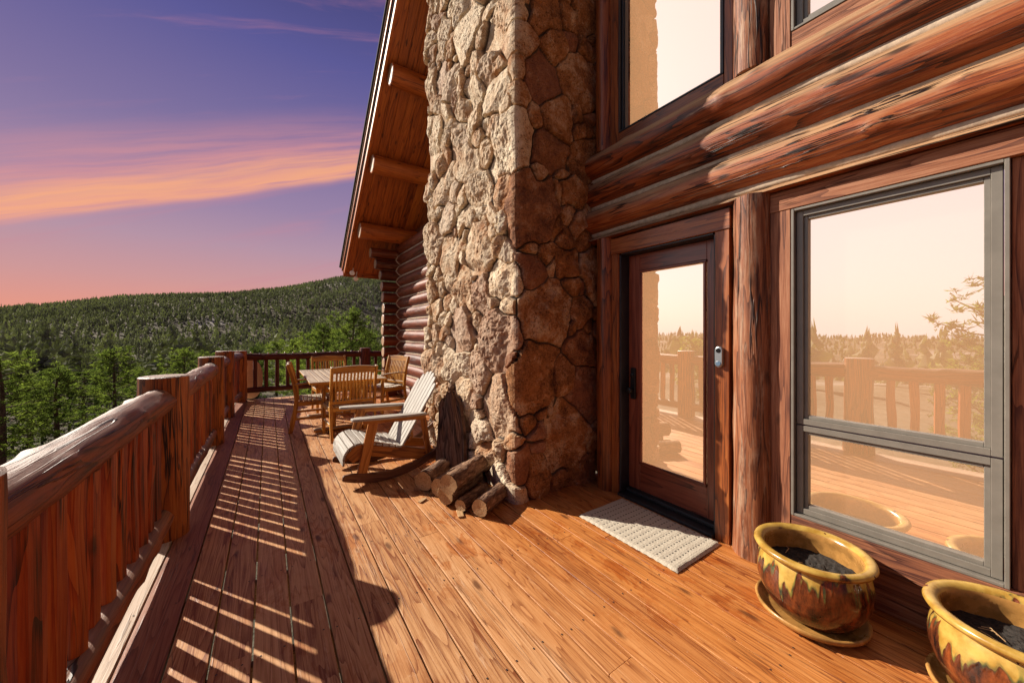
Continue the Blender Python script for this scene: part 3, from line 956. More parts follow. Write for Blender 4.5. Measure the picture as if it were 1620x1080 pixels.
# each stone is the lower envelope of a few broken planes, so it has ridges and flats
npl = 6
fa = rs.uniform(0, 6.28, (NS, npl)); fo = rs.uniform(0.05, 1.0, (NS, npl)); fs = rs.uniform(0.10, 0.60, (NS, npl))
cut = np.zeros_like(U_)
for j in range(npl):
    sd_ = ((du + wob1) * np.cos(fa[ID, j]) + (dzz + wob2) * np.sin(fa[ID, j])) - fo[ID, j] * szk
    cut = np.maximum(cut, np.clip(sd_, 0, 0.12) * fs[ID, j])
ridged = 1 - np.abs(fbm(U_ * 10, Z_ * 13, ID * 1.3, 51, 4, 0.62)) * 2
pits = np.clip(fbm(U_ * 42, Z_ * 36, ID * 2.1, 61, 2) - 0.10, 0, 1)
H = 0.004 * fbm(U_ * 30, Z_ * 30, 3.0, 71, 3)
H = H + plate * (hk[ID] + tk1[ID] * np.clip(du, -.15, .15) + tk2[ID] * np.clip(dzz, -.15, .15) - cut
     + rough_k * (0.013 * fbm(U_ * 6, Z_ * 6, ID * 3.7, 31, 4, 0.6) + 0.009 * ridged - 0.018 * pits))
H = H - 0.006 * (1 - sstep(0.0, 0.022, edge)) * plate
c2_ = L0 + L1
face_k = np.where(U_ > c2_, 0.62, 1.0)
H = H * face_k + (1 - face_k) * 0.02 * plate
nearc = np.exp(-((U_ - c2_) / 0.10) ** 2) * plate
H = H * (1 - 0.7 * nearc) + 0.7 * nearc * (0.045 + 0.006 * ridged)
H = np.maximum(H, plate * 0.012 - 0.012)
# unwrap
PX = np.zeros_like(U_); PY = np.zeros_like(U_); NX = np.zeros_like(U_); NY = np.zeros_like(U_)
c1, c2 = L0, L0 + L1
s0 = U_ < c1; s1 = (U_ >= c1) & (U_ < c2); s2m = U_ >= c2
PX[s0] = CXE - U_[s0]; PY[s0] = CYB
PX[s1] = CX0; PY[s1] = CYB - (U_[s1] - c1)
PX[s2m] = CX0 + (U_[s2m] - c2); PY[s2m] = CYF
k1 = sstep(c1 - .045, c1 + .045, U_); k2 = sstep(c2 - .03, c2 + .03, U_)
NX = -(k1 * (1 - k2)); NY = (1 - k1) - k2
ln = np.sqrt(NX ** 2 + NY ** 2) + 1e-9; NX = NX / ln; NY = NY / ln
corner = np.exp(-((U_ - c1) / .02) ** 2) + np.exp(-((U_ - c2) / .014) ** 2)
VX = PX + NX * (H * 1.05 - 0.006 * corner); VY = PY + NY * (H * 1.05 - 0.006 * corner)
VZ = Z_ + 0.012 * fbm(U_ * 6, Z_ * 6, ID * 2.2, 91, 2) * plate
V = np.stack([VX, VY, VZ], 2).reshape(-1, 3)
ii, jj = np.meshgrid(np.arange(nu - 1), np.arange(nz - 1), indexing='ij')
a = (ii * nz + jj).ravel()
Q = np.stack([a, a + nz, a + nz + 1, a + 1], 1)
tone_s = rs.uniform(0, 1, NS); tone2 = rs.uniform(0, 1, NS)
# stones on the face beside the door are browned to imitate its shade
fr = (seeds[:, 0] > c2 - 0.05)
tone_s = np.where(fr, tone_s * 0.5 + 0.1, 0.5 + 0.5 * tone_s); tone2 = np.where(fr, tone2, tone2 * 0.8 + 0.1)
front_v = sstep(c2 - 0.005, c2 + 0.02, U_)        # shade of the sunless door-side face, put into the stone tone
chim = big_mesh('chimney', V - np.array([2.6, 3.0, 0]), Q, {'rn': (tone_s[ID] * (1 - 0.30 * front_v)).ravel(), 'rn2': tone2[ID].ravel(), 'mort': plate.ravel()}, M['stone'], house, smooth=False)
mb = MB()
box(mb, (CX0 + .01, CYF + .01, 6.1), (CXE, CYB - .01, 10.2), 2)
cu = hpart(mb, 'chimney_stack', M['stone'])

# --- gable wall beyond the chimney and the crossing corner logs
zrow = [0.115 + 0.236 * k for k in range(14)]
WX = 2.46
YC = 8.02
for k, zc in enumerate(zrow):
    mb = MB()
    log(mb, (WX, 4.15, zc), (WX, YC - 0.02, zc), 0.128, 0.128, n=22, seg=30, lump=0.03, fine=0.02, squash=(1, .93), bend=0.006)
    hpart(mb, 'wall_log', M['corner_log'])
crow = [(-0.003 + 0.236 * k, 2.05 + rd.uniform(-.02, .02)) for k in range(0, 11)] + [(2.60, 2.0), (2.83, 1.90), (3.06, 1.80)]
for zc, xe in crow:
    mb = MB()
    if zc < 0.05: zc = 0.06
    log(mb, (xe, YC, zc), (4.6, YC, zc), 0.116, 0.12, n=22, seg=26, lump=0.03, fine=0.02, squash=(1, .93), cap=0.008, capmat=1)
    hpart(mb, 'corner_log', [M['corner_log'], M['log_end']])
    # nearer side: a scalloped bead of chinking where wall logs meet the crossing logs
for k, zc in enumerate(zrow[:-1]):
    mb = MB()
    th = np.linspace(-1.45, 1.45, 25)
    z = zc + 0.119 * np.sin(th)
    x = WX - 0.135 * np.cos(th)
    dzc = np.minimum(np.abs(z - (zc - .118)), np.abs(z - (zc + .118)))
    y = YC - np.sqrt(np.clip(0.122 ** 2 - dzc ** 2, 0.0004, 1)) - 0.012
    tube(mb, np.stack([x, y, z], 1), 0.013, 8, up=(0, 1, 0))
    hpart(mb, 'chinking', M['chink'])
    mb = MB()
    tube(mb, [(WX - .055, 4.2, zc + .118), (WX - .055, YC - .05, zc + .118)], 0.016, 8)
    hpart(mb, 'chinking', M['chink'])

# --- roof
YE, ZE, SL = 8.85, 2.66, 0.77
YP = 0.4
zr = lambda y: ZE + SL * (YE - y)
rx0 = 1.40
nsl = nrm(np.array([0, SL, 1.0]))
mb = MB()
p0 = np.array([0, YE, ZE]); p1 = np.array([0, YP, zr(YP)])
W = 4.6
off = nsl * 0.16
sweep(mb, [p0 + (rx0 + W / 2, 0, 0) + off, p1 + (rx0 + W / 2, 0, 0) + off], rect(W, 0.16, 0.01), nsl, False)
p2 = np.array([0, YP - (YE - YP), ZE])
nsl2 = nrm(np.array([0, -SL, 1.0]))
sweep(mb, [p1 + (rx0 + W / 2, 0, 0) + nsl2 * .16, p2 + (rx0 + W / 2, 0, 0) + nsl2 * .16], rect(W, 0.16, 0.01), nsl2, False)
roof = hpart(mb, 'roof', M['shingle'])
mb = MB()
bw = 0.14
x = rx0 + 0.05
while x < 4.4:
    plank(mb, p0 + (x + bw / 2, 0, 0) + nsl * .06, p1 + (x + bw / 2, 0, 0) + nsl * .06, bw - 0.004, 0.022, nsl, 0.003)
    plank(mb, p2 + (x + bw / 2, 0, 0) + nsl2 * .06, p1 + (x + bw / 2, 0, 0) + nsl2 * .06, bw - 0.004, 0.022, nsl2, 0.003)
    x += bw
def rpart(mbx, name, mat):
    return mbx.build(name, mat, roof)
rpart(mb, 'soffit', M['soffit'])
for (pa, pb, nn) in ((p0, p1, nsl), (p2, p1, nsl2)):
    mb = MB()
    plank(mb, pa + (rx0 + 0.03, 0, 0) + nn * .10, pb + (rx0 + 0.03, 0, 0) + nn * .10, 0.035, 0.22, nn, 0.004)
    plank(mb, pa + (rx0 - 0.005, 0, 0) + nn * .17, pb + (rx0 - 0.005, 0, 0) + nn * .17, 0.030, 0.09, nn, 0.004)
    rpart(mb, 'rake_board', M['soffit'])
    mb = MB()
    plank(mb, pa + (rx0 - 0.022, 0, 0) + nn * .222, pb + (rx0 - 0.022, 0, 0) + nn * .222, 0.03, 0.012, nn, 0.002)
    rpart(mb, 'drip_edge', M['drip'])
    mb = MB()
    plank(mb, pa + (rx0 - 0.02, 0, 0) + nn * .25, pb + (rx0 - 0.02, 0, 0) + nn * .25, 0.08, 0.035, nn, 0.006)
    rpart(mb, 'shingle_edge', M['shingle'])
mb = MB()
box(mb, (rx0, YE - 0.02, ZE - 0.03), (4.4, YE + 0.02, ZE + 0.22), 0)
rpart(mb, 'eave_board', M['soffit'])
for (py, xe, rr) in ((5.42, 1.50, 0.150), (6.56, 1.50, 0.155), (7.70, 1.52, 0.160), (4.0, 1.5, .15), (2.7, 1.5, .15)):
    mb = MB()
    zc = zr(py) - rr * 1.0 / nsl[2] * 0.55 - 0.02
    log(mb, (xe, py, zc), (3.4, py, zc), rr, rr, n=24, seg=26, lump=0.03, fine=0.02, capmat=1, cap=0.008)
    mb.build('purlin', [M['soffit'], M['log_end']], roof)

# floodlights under the eave corner
for (px_, py_, pz_, an) in ((1.56, 8.62, 2.70, 0), (1.64, 8.66, 2.63, 1)):
    mb = MB()
    dirn = nrm(np.array([-0.25, -0.9, -0.25 - 0.5 * an]))
    b0 = np.array([px_, py_, pz_])
    th = np.linspace(0, 2 * np.pi, 16, endpoint=False); c_ = np.stack([np.cos(th), np.sin(th)], 1)
    pts = [b0 + dirn * q for q in (0, 0.04, .09, .12)]
    sweep(mb, pts, np.stack([c_ * r_ for r_ in (0.02, 0.03, 0.05, 0.055)]), (0, 0, 1), True)
    tube(mb, [b0, b0 + np.array([0.02, 0.03, 0.10])], 0.012)
    fl = hpart(mb, 'floodlight', M['cream_lamp'])
    mb = MB()
    sweep(mb, [b0 + dirn * .122, b0 + dirn * .128], c_ * 0.048, (0, 0, 1), True)
    hp = mb.build('lens', M['bulb'], fl)

# --- vertical members of the facade
def halfpost(y, rr, z0, z1, x=2.46, mat='wall_post', n=22, **kw):
    mb = MB()
    log(mb, (x, y, z0), (x, y, z1), rr, rr, n=n, seg=44, lump=0.05, fine=0.06, up=(1, 0, 0), **kw)
    return hpart(mb, 'wall_post', M[mat])
halfpost(2.155, 0.082, 0, 2.17, 2.462, 'trim')
halfpost(2.21, 0.085, 2.96, 5.5, 2.512, 'trim')
halfpost(1.000, 0.104, 0, 2.175, 2.462, squash=(1, 1.0))
halfpost(1.026, 0.100, 2.96, 5.5, 2.512)
halfpost(-0.085, 0.108, 0, 2.175, 2.470)
halfpost(-0.1, 0.10, 2.96, 5.5, 2.52)

# door casing
mb = MB()
box(mb, (2.432, 2.004, 0.0), (2.60, 2.075, 2.016), 2)
box(mb, (2.434, 1.125, 0.0), (2.60, 1.216, 2.016), 2)
box(mb, (2.430, 1.120, 2.018), (2.60, 2.105, 2.150), 1)
hpart(mb, 'door_casing', M['trim'])
mb = MB()
box(mb, (2.445, 1.985, 0.03), (2.60, 2.0035, 2.004), 2)
box(mb, (2.445, 1.2165, 0.03), (2.60, 1.228, 2.004), 2)
box(mb, (2.445, 1.229, 2.004), (2.60, 1.984, 2.0175), 1)
hpart(mb, 'door_jamb', M['black_frame'])
mb = MB()
box(mb, (2.415, 1.22, 0.0), (2.53, 2.00, 0.024), 1, 0.004)
box(mb, (2.50, 1.23, 0.024), (2.62, 1.984, 0.050), 1, 0.006)
hpart(mb, 'threshold', M['threshold'])
DXF = 2.545
mb = MB()
ya, yb, za, zb = 1.232, 1.983, 0.055, 2.002
gy0, gy1, gz0, gz1 = 1.325, 1.872, 0.275, 1.868
box(mb, (DXF, gy1, za), (DXF + .045, yb, zb), 2)
box(mb, (DXF, ya, za), (DXF + .045, gy0, zb), 2)
box(mb, (DXF + .001, gy0, za), (DXF + .044, gy1, gz0), 1)
box(mb, (DXF + .001, gy0, gz1), (DXF + .044, gy1, zb), 1)
door = hpart(mb, 'door', M['door'])
def dpart(mbx, name, mat):
    o = mbx.build(name, mat, door); o.location = (-2.6, -3.0, 0); return o
door.location = (0, 0, 0)
def fix_local(o, parent_world):      # mesh authored in world coordinates under a part that sits at the house origin offset
    o.location = (0, 0, 0)
# moulding, glass, lock
mb = MB()
mo = 0.022
for (a3, b3) in (((gy0, gz0), (gy1, gz0)), ((gy0, gz1), (gy1, gz1))):
    plank(mb, (DXF - .004, a3[0] + .0, a3[1] + (mo / 2 if a3[1] < 1 else -mo / 2)), (DXF - .004, b3[0], b3[1] + (mo / 2 if a3[1] < 1 else -mo / 2)), .02, mo, (0, 0, 1), .006)
for yy in (gy0 + mo / 2, gy1 - mo / 2):
    plank(mb, (DXF - .003, yy, gz0 + mo), (DXF - .003, yy, gz1 - mo), mo, .02, (1, 0, 0), .006)
o = mb.build('moulding', M['door'], door)
mb = MB()
mb.add([(DXF + .012, gy0, gz0), (DXF + .012, gy1, gz0), (DXF + .012, gy1, gz1), (DXF + .012, gy0, gz1)], [(0, 3, 2, 1)])
o = mb.build('pane', M['glass'], door)
mb = MB()
mb.add([(DXF + .033, gy0, gz0), (DXF + .033, gy1, gz0), (DXF + .033, gy1, gz1), (DXF + .033, gy0, gz1)], [(0, 3, 2, 1)])
o = mb.build('sheer_shade', M['blind'], door)
mb = MB()
box(mb, (DXF - .022, 1.905, 0.80), (DXF - .001, 1.955, 1.06), 2, 0.006)
th = np.linspace(0, 2 * np.pi, 20, endpoint=False); c_ = np.stack([np.cos(th), np.sin(th)], 1)
hx = DXF - .022
sweep(mb, [(hx, 1.93, .875), (hx - .025, 1.93, .875), (hx - .032, 1.93, .875), (hx - .055, 1.93, .875)], np.stack([c_ * .018, c_ * .014, c_ * .028, c_ * .024]), (0, 0, 1), True, cap=.003)
sweep(mb, [(hx, 1.93, 1.00), (hx - .012, 1.93, 1.00)], c_ * .017, (0, 0, 1), True, cap=.003)
o = mb.build('handle', M['black_metal'], door)
door.location = (-2.6, -3.0, 0)

# doorbell
mb = MB()
pr = []
for a in np.linspace(0, 2 * np.pi, 32, endpoint=False):
    pr.append((0.024 * math.cos(a), 0.024 * math.sin(a) + (0.042 if math.sin(a) >= 0 else -0.042)))
sweep(mb, [(2.432, 1.178, 1.197), (2.408, 1.178, 1.197)], pr, (0, 0, 1), False, cap=0.004)
bell = hpart(mb, 'doorbell', M['silver'])
for nme, zz, mt, rr in (('camera_lens', 1.239, 'lens', .015), ('button', 1.155, 'button', .016)):
    mb = MB(); sweep(mb, [(2.405, 1.178, zz), (2.4015, 1.178, zz)], c_ * rr, (0, 0, 1), True, cap=.001)
    mb.build(nme, M[mt], bell)
bell.location = (-2.6, -3.0, 0)

# --- windows
def window(name, y0, y1, z0, z1, panes, fr, X=2.452, mat='grey_frame'):
    mb = MB(); f1, f2, f3 = fr
    xo = X - 0.012
    box(mb, (xo, y0, z0), (X + .10, y0 + f1, z1), 2, .002)
    box(mb, (xo, y1 - f1, z0), (X + .10, y1, z1), 2, .002)
    box(mb, (xo + .0005, y0 + f1, z0), (X + .10, y1 - f1, z0 + f1), 1, .002)
    box(mb, (xo + .0005, y0 + f1, z1 - f1), (X + .10, y1 - f1, z1), 1, .002)
    win = hpart(mb, name, M[mat])
    for i, (a, b2) in enumerate(panes):
        mb = MB()
        yy0, yy1 = y0 + f1, y1 - f1
        def ring(ya_, yb_, za_, zb_, wd, xa, xb):
            box(mb, (xa, ya_, za_), (xb, ya_ + wd, zb_), 2, .0015)
            box(mb, (xa, yb_ - wd, za_), (xb, yb_, zb_), 2, .0015)
            box(mb, (xa + .0004, ya_ + wd, za_), (xb, yb_ - wd, za_ + wd), 1, .0015)
            box(mb, (xa + .0004, ya_ + wd, zb_ - wd), (xb, yb_ - wd, zb_), 1, .0015)
        ring(yy0 + .004, yy1 - .004, a + .002, b2 - .002, f2, X + .014, X + .07)
        ring(yy0 + .004 + f2, yy1 - .004 - f2, a + .002 + f2, b2 - .002 - f2, f3, X + .028, X + .07)
        s = mb.build('sash', M[mat], win)
        q = f2 + f3 + .004
        g = (yy0 + q, yy1 - q, a + q - .002, b2 - q + .002)
        mb = MB()
        mb.add([(X + .05, g[0], g[2]), (X + .05, g[1], g[2]), (X + .05, g[1], g[3]), (X + .05, g[0], g[3])], [(0, 3, 2, 1)])
        mb.build('pane', M['glass'], win)
        mb = MB()
        mb.add([(X + .12, g[0] - .02, g[2] - .02), (X + .12, g[1] + .02, g[2] - .02), (X + .12, g[1] + .02, g[3] + .02), (X + .12, g[0] - .02, g[3] + .02)], [(0, 3, 2, 1)])
        mb.build('sheer_shade', M['blind'], win)
    win.location = (-2.6, -3.0, 0)
    return win

window('window', 0.075, 0.800, 0.330, 2.048, [(0.345, 0.838), (0.842, 2.034)], (0.014, 0.030, 0.018))
window('window', 1.184, 2.042, 3.062, 5.25, [(3.073, 5.24)], (0.012, 0.014, 0.010), X=2.492, mat='black_frame')
window('window', 0.03, 0.813, 3.077, 5.25, [(3.091, 5.24)], (0.014, 0.030, 0.018), X=2.492)
# rough-sawn casings
mb = MB()
box(mb, (2.440, 0.802, 0.205), (2.56, 0.902, 2.050), 2)
box(mb, (2.438, 0.020, 2.051), (2.56, 0.903, 2.165), 1)
box(mb, (2.442, 0.020, 0.205), (2.56, 0.801, 0.328), 1)
box(mb, (2.466, 0.030, 0.328), (2.56, 0.073, 2.050), 2)
box(mb, (2.470, -2.6, 0.0), (2.56, 0.90, 0.10), 1)
box(mb, (2.468, 0.02, 0.102), (2.56, 0.90, 0.203), 1)
box(mb, (2.48, 0.816, 2.96), (2.60, 0.92, 5.3), 2)
box(mb, (2.486, 0.0, 2.958), (2.60, 0.815, 3.075), 1)
hpart(mb, 'window_casing', M['rough_trim'])
mb = MB()
box(mb, (2.486, 1.126, 2.96), (2.60, 1.182, 5.3), 2)
box(mb, (2.484, 1.183, 2.958), (2.60, 2.043, 3.060), 1)
box(mb, (2.486, 2.045, 2.96), (2.60, 2.14, 5.3), 2)
hpart(mb, 'window_casing', M['trim'])
mb = MB()
for y in np.arange(-2.6, -.2, .2): box(mb, (2.48, y, 0.1), (2.56, y + .196, 2.16), 2)
box(mb, (2.48, -2.6, 2.98), (2.56, -.2, 5.3), 2)
hpart(mb, 'siding', M['rough_trim'])

# ================================================================== DOORMAT
mb = MB()
nx, ny = 40, 60
gx, gy = np.meshgrid(np.linspace(-.247, .247, nx), np.linspace(-.385, .385, ny), indexing='ij')
ez = np.minimum(np.minimum(.247 - np.abs(gx), .385 - np.abs(gy)) * 3, 0.012)
gz = 0.003 + ez + 0.0025 * fbm(gx * 9, gy * 9, 1, 3, 3) + 0.0018 * np.cos(gy * 2 * np.pi / .046)
gxx = gx + 0.006 * fbm(gy * 4, 1.0, 2.0, 8, 2); gyy = gy + 0.004 * fbm(gx * 5, 3, 2.0, 9, 2)
F = [(i * ny + j, (i + 1) * ny + j, (i + 1) * ny + j + 1, i * ny + j + 1) for i in range(nx - 1) for j in range(ny - 1)]
mb.add(np.stack([gxx, gyy, gz], 2), F, None, .5, True)
o = mb.build('doormat', M['weave'], loc=(2.148, 1.542, 0.001)); o.rotation_euler = (0, 0, R(0.5))
tag(o, 'cream woven doormat with rows of dark stitches in front of the glass door', 'doormat')

# ================================================================== POTS
def pot(loc, rz, label, slabel, sc=1.0):
    root = empty('flower_pot', label, 'plant pot', (loc[0], loc[1], 0.032), rz, 'glazed pots by the window')
    out = [(0.115, 0.0), (0.14, 0.004), (0.165, 0.03), (0.195, 0.08), (0.212, 0.135), (0.214, 0.18), (0.207, 0.225), (0.196, 0.255), (0.192, 0.263),
           (0.205, 0.268), (0.220, 0.276), (0.226, 0.288), (0.222, 0.298), (0.210, 0.303), (0.198, 0.301), (0.186, 0.294), (0.181, 0.285)]
    out = np.array(out) * sc
    mb = MB(); lathe(mb, out, 96)
    mb.build('pot_body', M['glaze'], root)
    inn = np.array([(0.181, 0.285), (0.178, 0.272), (0.186, 0.25), (0.194, 0.20), (0.190, 0.15), (0.18, 0.10)]) * sc
    mb = MB(); lathe(mb, inn, 64)
    mb.build('inner_wall', M['pot_inside'], root)
    mb = MB(); rr = np.linspace(0.0001, 0.193, 22) * sc
    th = np.linspace(0, 2 * np.pi, 64, endpoint=False)
    RR, TH = np.meshgrid(rr, th, indexing='ij'); X = RR * np.cos(TH); Y = RR * np.sin(TH)
    Z = 0.19 * sc + 0.008 * fbm(X * 30, Y * 30, loc[1], 5, 4) + 0.006 * fbm(X * 90, Y * 90, 2, 15, 2)
    F = [(i * 64 + j, i * 64 + (j + 1) % 64, (i + 1) * 64 + (j + 1) % 64, (i + 1) * 64 + j) for i in range(21) for j in range(64)]
    mb.add(np.stack([X, Y, Z], 2), F, None, .5, False); mb.build('soil', M['soil'], root)
    for _ in range(5):
        mb = MB(); a = rd.uniform(0, 6.28); r_ = rd.uniform(.03, .13) * sc; L = rd.uniform(.03, .08); b2 = rd.uniform(0, 6.28)
        p = np.array([r_ * math.cos(a), r_ * math.sin(a), 0.198 * sc])
        tube(mb, [p, p + (L * .5 * math.cos(b2), L * .5 * math.sin(b2), .012), p + (L * math.cos(b2 + .4), L * math.sin(b2 + .4), .004)], 0.0016, 5)
        mb.build('twig', M['bark_ends'], root)
    mb = MB()
    pr = np.array([(0.0001, 0.0), (0.15, 0.0), (0.185, 0.006), (0.208, 0.026), (0.212, 0.040), (0.207, 0.046), (0.198, 0.042), (0.185, 0.024), (0.160, 0.016), (0.0001, 0.016)]) * sc
    lathe(mb, pr, 80)
    o = mb.build('saucer', M['pot_inside'], loc=(loc[0] - .012, loc[1] + .004, 0.002)); tag(o, slabel, 'saucer', 'saucers under the glazed pots')
    root.location.z = 0.002 + 0.0165 * sc
    return root

pot((2.165, 0.628), 0.3, 'drip-glazed pot of bare soil nearest the door, standing whole in view', 'ochre saucer under the pot nearest the door', 1.02)
pot((2.205, 0.045), 2.1, 'drip-glazed pot cut off by the lower right corner of the photo', 'ochre saucer under the pot in the lower right corner', 1.03)

# ================================================================== DINING TABLE
TBX0, TBX1, TBY0, TBY1, TZ = 0.43, 1.36, 5.10, 6.95, 0.735
table = empty('dining_table', 'golden teak dining table with pierced slatted top and trestle legs', 'table', ((TBX0 + TBX1) / 2, (TBY0 + TBY1) / 2, 0))
cxm, cym = (TBX0 + TBX1) / 2, (TBY0 + TBY1) / 2
mb = MB()
hw, hl = (TBX1 - TBX0) / 2, (TBY1 - TBY0) / 2
plank(mb, (-hw, -hl + .05, TZ - .014), (hw, -hl + .05, TZ - .014), .10, .028, seg=1)
plank(mb, (-hw, hl - .05, TZ - .014), (hw, hl - .05, TZ - .014), .10, .028)
for s in (-1, 1): plank(mb, (s * (hw - .05), -hl + .102, TZ - .014), (s * (hw - .05), hl - .102, TZ - .014), .10, .028)
# inner slats with cross strips leave square holes
inner = 2 * (hw - .102); n = 9
for k in range(n):
    x = -inner / 2 + (k + .5) * inner / n
    plank(mb, (x, -hl + .102, TZ - .013), (x, hl - .102, TZ - .013), inner / n - .022, .022, c=.002)
m_ = 19
for k in range(m_):
    y = -(hl - .102) + (k + .5) * 2 * (hl - .102) / m_
    plank(mb, (-inner / 2, y, TZ - .0165), (inner / 2, y, TZ - .0165), 2 * (hl - .102) / m_ - .028, .020, c=.002)
mb.build('tabletop', M['teak'], table)
mb = MB()
for s in (-1, 1):
    plank(mb, (s * (hw - .09), -hl + .1, TZ - .06), (s * (hw - .09), hl - .1, TZ - .06), .03, .06)
    plank(mb, (-hw + .1, s * (hl - .1), TZ - .06), (hw - .1, s * (hl - .1), TZ - .06), .03, .06)
mb.build('apron', M['teak'], table)
for s in (-1, 1):
    yl = s * (hl - 0.42)
    for xo in (-0.16, 0.16):
        mb = MB(); plank(mb, (xo, yl, .06), (xo, yl, TZ - .05), .065, .05, (0, 1, 0)); mb.build('leg', M['teak'], table)
    mb = MB()
    zz = [0.028, 0.034, .034, .028]
    plank(mb, (-hw + .10, yl, .034), (hw - .10, yl, .034), .07, .055, c=.018, cap=.02)
    mb.build('foot', M['teak'], table)
mb = MB(); plank(mb, (0, -hl + .45, .25), (0, hl - .45, .25), .03, .08); mb.build('stretcher', M['teak'], table)

# ================================================================== DINING CHAIRS
def make_chair():
    r = empty('dining_chair', 'teak slatted armchair', 'chair', (0, 0, 0))
    W2 = 0.265; sh = 0.43; bh = 0.93
    def P(name):
        return MB()
    for s in (-1, 1):
        mb = MB()
        pts = [(s * W2, -.30, 0), (s * W2, -.255, .2), (s * W2, -.225, .43), (s * W2, -.245, .62), (s * W2, -.285, .80), (s * W2, -.325, bh)]
        t = np.linspace(0, 5, 13); pts = np.array([[np.interp(q, range(6), [p[c] for p in pts]) for c in range(3)] for q in t])
        sweep(mb, pts, rect(.032, .052, .004), (0, 1, 0)); mb.build('rear_leg', M['teak'], r)
        mb = MB(); plank(mb, (s * W2, .235, 0), (s * W2, .225, .63), .042, .042, (0, 1, 0)); mb.build('front_leg', M['teak'], r)
        mb = MB()
        ap = np.array([(s * W2, -.25, .655), (s * W2, -.1, .665), (s * W2 * 1.02, .1, .66), (s * W2 * 1.03, .27, .645)])
        sweep(mb, ap, np.stack([rect(.035, .022, .005), rect(.045, .022, .005), rect(.06, .022, .005), rect(.045, .02, .006)]), (0, 0, 1)); mb.build('armrest', M['teak'], r)
        mb = MB()
        plank(mb, (s * W2, -.24, .39), (s * W2, .225, .39), .026, .06)
        plank(mb, (s * W2, -.262, .19), (s * W2, .23, .19), .022, .035)
        mb.build('side_rail', M['teak'], r)
    mb = MB()
    n = 8
    for k in range(n):
        y = -.20 + .44 * (k + .5) / n
        zz = sh - .012 * math.cos((y) * 6) + .004
        plank(mb, (-W2 + .01, y, zz), (W2 - .01, y, zz), .44 / n - .009, .016, c=.003)
    plank(mb, (-W2, .232, .39), (W2, .232, .39), .026, .06)
    plank(mb, (-W2, -.222, .39), (W2, -.222, .39), .026, .06)
    mb.build('seat', M['teak'], r)
    mb = MB()
    # arched crest rail, lower rail and slats
    xs = np.linspace(-W2 + .016, W2 - .016, 13)
    pr = [rect(.024, .075 + .022 * (1 - (x / W2) ** 2), .004) + np.array([0, .011 * (1 - (x / W2) ** 2)]) for x in xs]
    sweep(mb, np.stack([xs, 0 * xs - .312 - .012 * (1 - (xs / W2) ** 2), 0 * xs + .885], 1), np.array(pr), (0, -.2, 1))
    plank(mb, (-W2 + .016, -.232, .475), (W2 - .016, -.232, .475), .022, .045)
    for k in range(11):
        x = -W2 + .016 + (2 * W2 - .032) * (k + 1) / 12
        bow = .012 * (1 - (x / W2) ** 2)
        pts = [(x, -.232, .49), (x, -.244 - bow * .4, .62), (x, -.272 - bow * .8, .75), (x, -.304 - bow, .86)]
        sweep(mb, pts, rect(.022, .012, .002), (0, 1, 0))
    mb.build('backrest', M['teak'], r)
    return r

chair = make_chair()
chair.location = (0.90, 5.235, 0); chair.rotation_euler = (0, 0, R(3))
chair['group'] = 'teak chairs round the dining table'
chair['label'] = 'teak armchair at the near end of the table with its back to the camera'
for loc, rz, lab in (((0.565, 5.93, 0), R(-94), 'teak armchair on the railing side of the table, seen from the side'),
                     ((0.93, 6.98, 0), R(183), 'teak armchair at the far end of the table by the far railing'),
                     ((1.70, 6.55, 0), R(112), 'teak armchair on the house side of the table near the log corner')):
    c = copy_tree(chair); c.location = loc; c.rotation_euler = (0, 0, rz); c['label'] = lab

# ================================================================== ROCKING CHAIR
rk = empty('rocking_chair', 'weathered wooden rocking chair with slatted grey back beside the stone chimney', 'rocking chair', (1.0, 3.69, 0), R(0))
# local frame: front towards -X
def arcpts(x0, x1, n, f): 
    xs = np.linspace(x0, x1, n); return np.array([(x, 0, f(x)) for x in xs])
yn, yf = -0.30, 0.30
for s in (-1, 1):
    mb = MB()
    xs = np.linspace(-.46, .62, 22)
    zb_ = 0.17 * (xs + .12) ** 2 / .30 + 0.0
    wd = np.interp(xs, [-.46, -.40, -.2, .3, .62], [.05, .078, .085, .06, .035])
    pts = np.stack([xs, 0 * xs + s * .285, zb_ + wd / 2 + .001], 1)
    sweep(mb, pts, np.stack([rect(.032, q, .006) for q in wd]), (0, 0, 1), cap=.008); mb.build('runner', M['runner'], rk)
    mb = MB()
    pts = np.array([(-.40, s * .245, .235), (-.33, s * .245, .295), (-.22, s * .245, .300), (.0, s * .245, .235), (.25, s * .245, .165), (.50, s * .245, .115)])
    wd = [.10, .13, .13, .12, .11, .085]
    sweep(mb, pts, np.stack([rect(.026, q, .005) for q in wd]), (0, 0, 1), cap=.006); mb.build('side_board', M['cedar'], rk)
    mb = MB()
    plank(mb, (-.315, s * .275, .055), (-.205, s * .275, .555), .028, .085, (1, 0, 0), .004); mb.build('front_leg', M['cedar'], rk)
    mb = MB()
    pts = np.array([(-.395, s * .315, .592), (-.34, s * .31, .592), (-.1, s * .305, .582), (.15, s * .295, .572), (.28, s * .285, .566)])
    wd = [.075, .115, .12, .095, .06]
    sweep(mb, pts, np.stack([rect(q, .022, .006) for q in wd]), (0, 0, 1), cap=.006); mb.build('armrest', M['grey_slat'], rk)
    mb = MB()
    plank(mb, (-.30, s * .288, .56), (.27, s * .275, .532), .022, .045, c=.003); mb.build('arm_bracket', M['cedar'], rk)
    mb = MB()
    plank(mb, (.26, s * .262, .54), (.33, s * .262, .10), .026, .055, (1, 0, 0), .003); mb.build('rear_brace', M['cedar'], rk)
mb = MB()
prof = [(-.455, .215), (-.452, .262), (-.432, .308), (-.392, .345), (-.335, .362), (-.275, .358), (-.215, .345), (-.155, .328), (-.095, .311), (-.035, .294), (.025, .281)]
